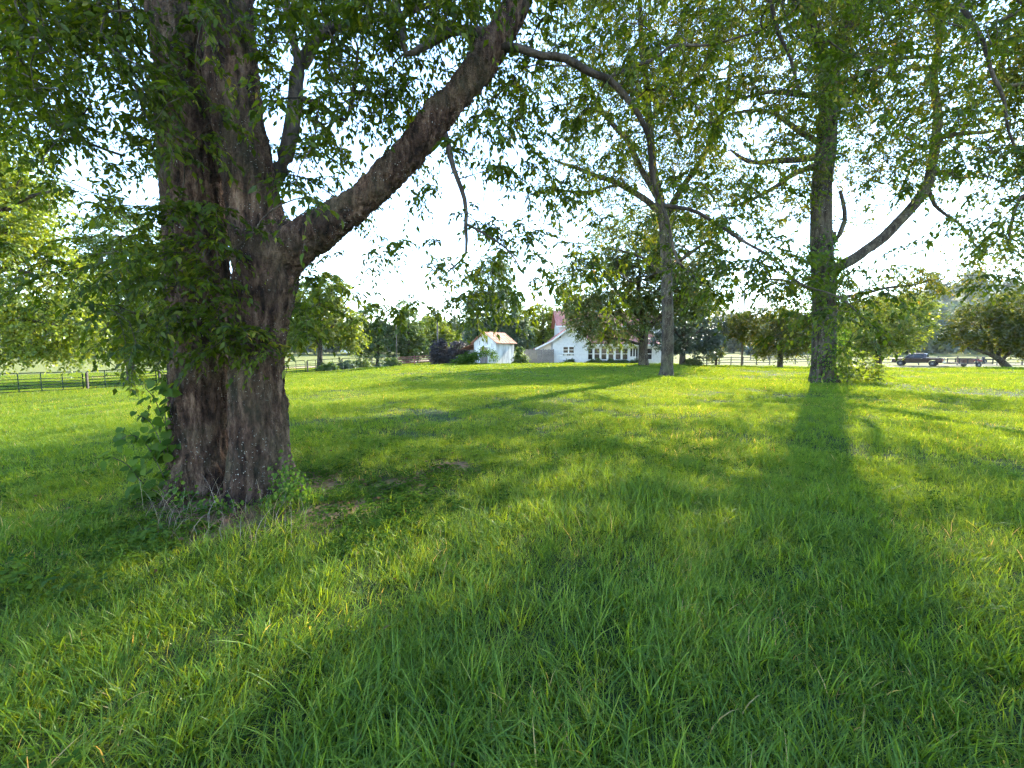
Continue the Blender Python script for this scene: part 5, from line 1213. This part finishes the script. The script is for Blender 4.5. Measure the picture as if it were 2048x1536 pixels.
def trailer():
    f = unit(np.array([-.99, .12])); hitch = rear + np.array([-1.5, -1.7]); c = hitch - f * 3.1; g = float(gz(*c)) + .03
    root = empty('utility_trailer', (c[0], c[1], g), math.atan2(f[1], f[0])); tag(root, 'flat utility trailer with dark pipe side rails standing right behind the pickup', 'trailer')
    for k in range(8):
        MB().box((-0.0, -.78 + k * .223, .56), (2.1, .106, .025)).build('plank', M['wood_deck'], root)
    for s in (-1, 1):
        MB().bar((-2.1, s * .93, .5), (2.1, s * .93, .5), .06, .12).build('side_beam', M['rail'], root)
        MB().bar((-2.1, s * .93, 1.15), (2.1, s * .93, 1.2), .09, .09).build('rail', M['black'], root)
        for x in (-2.05, -1.02, 0, 1.02, 2.05): MB().box((x, s * .93, .85), (.045, .045, .32)).build('post', M['black'], root)
        wheel(root, -.2, s * 1.1, r=.33, w=.2)
        MB().tube([(-.72, s * 1.1, .55), (-.62, s * 1.1, .72), (-.2, s * 1.1, .78), (.22, s * 1.1, .72), (.32, s * 1.1, .55)], .05, 6).build('fender', M['black'], root)
        MB().box((-2.17, s * .8, .5), (.02, .07, .05)).build('taillight', M['lamp_red'], root)
    MB().bar((2.1, .6, .5), (3.2, 0, .5), .08, .1).bar((2.1, -.6, .5), (3.2, 0, .5), .08, .1).build('tongue', M['black'], root)
    MB().bar((-2.13, -.95, .5), (-2.13, .95, .5), .06, .12).build('tail_beam', M['rail'], root)
    # load: a small red riding mower and a rusty box
    def loc(x, y, z): 
        a = math.atan2(f[1], f[0]); return (c[0] + math.cos(a) * x - math.sin(a) * y, c[1] + math.sin(a) * x + math.cos(a) * y, g + z)
    r2 = empty('tool_box', loc(.55, 0, .6), math.atan2(f[1], f[0])); tag(r2, 'rust-brown open crate standing in the middle of the trailer', 'crate')
    for s in (-1, 1):
        for k in range(3): MB().box((0, s * .5, .12 + .22 * k), (.6, .02, .095)).build('slat', M['rusty'], r2)
        for k in range(3): MB().box((s * .6, 0, .12 + .22 * k), (.02, .48, .095)).build('slat', M['rusty'], r2)
    MB().box((0, 0, .02), (.6, .5, .018)).build('base', M['rusty'], r2)
    r3 = empty('riding_mower', loc(-1.15, 0, .59), math.atan2(f[1], f[0])); tag(r3, 'small red and white riding mower on the tail end of the trailer', 'mower')
    MB().prism([(.1, .22), (.72, .22), (.76, .45), (.66, .56), (.12, .6)], -.24, .24).build('hood', M['red_paint'], r3, bevel=.04)
    MB().box((-.25, 0, .3), (.38, .3, .1)).build('chassis', M['red_paint'], r3, bevel=.03)
    MB().prism([(-.5, .42), (-.12, .42), (-.12, .5), (-.42, .52), (-.5, .82), (-.58, .8)], -.22, .22).build('seat', M['black'], r3, bevel=.03)
    MB().tube([(.1, 0, .55), (-.02, 0, .8)], .02, 6).build('steering_column', M['black'], r3)
    MB().tube([(-.02 + .0 * a, .17 * math.cos(a), .8 + .17 * math.sin(a) * .5) for a in np.linspace(0, 2 * math.pi, 13)], .015, 6, cap=False).build('steering_wheel', M['black'], r3)
    for s in (-1, 1): wheel(r3, -.4, s * .38, r=.24, w=.2); wheel(r3, .5, s * .33, r=.16, w=.13)
trailer()
# pale caravan far out on the left field
def caravan():
    d = 150; x = px_x(700, d); g = float(gz(x, d)); root = empty('caravan', (x, d, g), .1); tag(root, 'pale trailer parked far off in the left field', 'trailer')
    MB().prism([(-2.6, .6), (2.4, .6), (2.7, 1.5), (2.5, 2.6), (-2.5, 2.7), (-2.8, 1.6)], -1.1, 1.1).build('body', M['trim'], root, bevel=.12)
    for s in (-1.4, 0.4, 1.5): MB().box((s, -1.12, 1.85), (.45, .02, .3)).build('window', M['glass'], root)
    for s in (-1, 1): wheel(root, -.3, s * 1.0, r=.34)
    MB().bar((2.5, 0, .6), (3.8, 0, .5), .1, .12).build('tongue', M['black'], root)
caravan()

# ================================================================== small growth at the big trunk
def big_leaf_vine():
    """the heart-leaved creeper that stands out from the left side of the trunk: every leaf a part"""
    g = np.random.default_rng(3)
    base = gpix(345, 990); root = empty('heart_leaved_vine', (base[0], base[1], float(gz(*base)))); tag(root, 'heart-leaved creeper with big round leaves at the left side of the big trunk', 'vine')
    V = [(0, 0, 0)]; prof = [(.10, -.06, .30), (.0, .12, .46), (.0, .40, .50), (.0, .68, .32), (0, .88, .12)]
    ys = [.03, .18, .42, .68, .86]; ws = [.34, .5, .52, .34, .15]; off = [-.10, -.03, 0, 0, 0]
    T = []
    Vv = [(0, 0, 0)]
    for y_, w_, o_ in zip(ys, ws, off): Vv += [(w_, y_ + o_, .05 + w_ * .15), (0, y_, 0), (-w_, y_ + o_, .05 + w_ * .15)]
    Vv.append((0, 1, -.08)); T += [(0, 2, 1), (0, 3, 2)]
    for i in (1, 4, 7, 10): T += [(i, i + 1, i + 4), (i, i + 4, i + 3), (i + 1, i + 2, i + 5), (i + 1, i + 5, i + 4)]
    T += [(13, 14, 16), (14, 15, 16)]
    protos = [np_mesh('leaf', Vv, T, M['vine'], rnd=np.full(len(Vv), v)) for v in (.1, .3, .5, .7, .9)]
    stems = MB()
    main = [[(345, 1000, 4.7), (335, 900, 4.6), (330, 820, 4.6), (335, 760, 4.6)], [(340, 980, 4.6), (300, 900, 4.5), (265, 870, 4.45), (240, 880, 4.4)], [(338, 930, 4.6), (305, 850, 4.5), (275, 830, 4.45)],
            [(335, 860, 4.6), (310, 800, 4.5), (290, 775, 4.5)], [(345, 1000, 4.6), (290, 970, 4.5), (255, 930, 4.4), (225, 915, 4.35)]]
    nodes = []
    for m in main:
        Q, _ = catmull([at(*q) for q in m], [1] * len(m), .04); stems.tube([tuple(q - np.array(root.location)) for q in Q], .004, 5); nodes += list(Q[2:])
    stems.build('stem', M['bark_dark'], root, smooth=True)
    nodes = np.array(nodes)
    for k in range(150):
        p = nodes[g.integers(0, len(nodes))] + g.normal(0, .055, 3); s = g.uniform(.055, .125)
        d = Vector((g.normal(-.5, .6), g.normal(-.2, .4), g.normal(-.5, .4))).normalized(); nv = Vector((g.normal(-.2, .5), -.7 + g.normal(0, .3), .6 + g.normal(0, .3)))
        sd = d.cross(nv).normalized(); nn = sd.cross(d)
        o = bpy.data.objects.new('leaf', protos[int(g.integers(0, 5))]); COL.objects.link(o); o.parent = root
        o.matrix_local = Matrix.Translation(Vector(p) - Vector(root.location)) @ Matrix((sd, d, nn)).transposed().to_4x4() @ Matrix.Scale(float(s), 4)
big_leaf_vine()
def ivy_foot():
    """small ivy climbing the foot of the trunk at right and over the roots"""
    P, D, N, L, W, r = [], [], [], [], [], []
    for (cx, cy, d, sx, sy, n) in [(575, 960, 4.35, 30, 40, 200), (600, 985, 4.3, 35, 18, 120), (555, 1000, 4.25, 30, 18, 90), (350, 985, 4.45, 30, 40, 140), (430, 1010, 4.25, 60, 20, 110), (340, 900, 4.7, 14, 70, 120)]:
        for _ in range(n):
            p = at(cx + rng.normal(0, sx * .6), cy + rng.normal(0, sy * .6), d + rng.normal(0, .07)); p[2] = max(p[2], float(gz(p[0], p[1])) + .01)
            P.append(p); D.append([rng.normal(0, .5), rng.normal(-.3, .4), -.6 + rng.normal(0, .4)]); N.append([rng.normal(0, .4), -.8, .7]); s = rng.uniform(.025, .055); L.append(s); W.append(s * .8); r.append(rng.random())
    tag(link('ground_ivy', crown_mesh('ground_ivy', M['vine'], np.array(P), np.array(D), np.array(N), np.array(L), np.array(W), np.array(r), True)), 'small-leaved ivy creeping over the roots of the big trunk', 'vine', kind='stuff')
ivy_foot()
def dry_stems():
    V, Fc, R = [], [], []; b = 0
    for _ in range(95):
        px = rng.choice([rng.uniform(330, 620), rng.uniform(280, 480)]); py = rng.uniform(1000, 1090); q = gpix(px, py)
        h = rng.uniform(.15, .5); a = rng.random() * 6.28; bend = rng.uniform(.3, 1.6); g0 = float(gz(*q)); w = rng.uniform(.0015, .0032)
        for s in range(6):
            t_ = s / 5; o = h * t_ * math.sin(bend * t_ * .7); up = h * t_ * math.cos(min(1.5, bend * t_ * .75))
            c = np.array([q[0] + math.cos(a) * o, q[1] + math.sin(a) * o, g0 + up]); ww = w * (1 - .6 * t_)
            V += [c + [ww, 0, 0], c - [ww, 0, 0]]
        for s in range(5): i = b + 2 * s; Fc += [[i, i + 1, i + 3], [i, i + 3, i + 2]]
        R += [rng.random()] * 12; b += 12
    tag(link('dry_grass', np_mesh('dry_grass', V, Fc, M['straw'], rnd=R)), 'dry straw-coloured grass stems arching at the foot of the big trunk', 'dry grass', kind='stuff')
dry_stems()

# ================================================================== fallen leaves on the lawn
def litter():
    n = 420; c = rng.random(n)
    x, y = wedge(1.2, 10, 2.4); k = rng.integers(0, len(bare_spots), 160)
    bx = np.array([bare_spots[i][0][0] + rng.normal(0, .35) for i in k]); by = np.array([bare_spots[i][0][1] + rng.normal(0, .35) for i in k])
    x = np.concatenate([x, bx]); y = np.concatenate([y, by]); n = len(x)
    P = np.stack([x, y, gz(x, y) + rng.uniform(.01, .07, n)], -1)
    o = link('fallen_leaves', crown_mesh('fallen_leaves', M['dead_leaf'], P, np.stack([rng.normal(0, 1, n), rng.normal(0, 1, n), rng.normal(0, .3, n)], -1), np.array([0, 0, 1.]) + rng.normal(0, .45, (n, 3)), rng.uniform(.03, .065, n), rng.uniform(.018, .035, n), rng.random(n), True))
    tag(o, 'scattered dry tan leaves lying in the lawn grass', 'leaf litter', kind='stuff')
litter()

# ================================================================== summer haze in the air
m_, n_, l_ = new_mat('haze_air')
v_ = n_.new('ShaderNodeVolumePrincipled'); v_.inputs['Density'].default_value = 0.00011; v_.inputs['Color'].default_value = (0.86, 0.92, 1, 1); v_.inputs['Anisotropy'].default_value = 0.2
o_ = n_.new('ShaderNodeOutputMaterial'); l_.new(v_.outputs[0], o_.inputs['Volume'])
hz_ = MB().box((0, 335, 43), (960, 820, 47)).build('haze', m_); tag(hz_, kind='stuff')
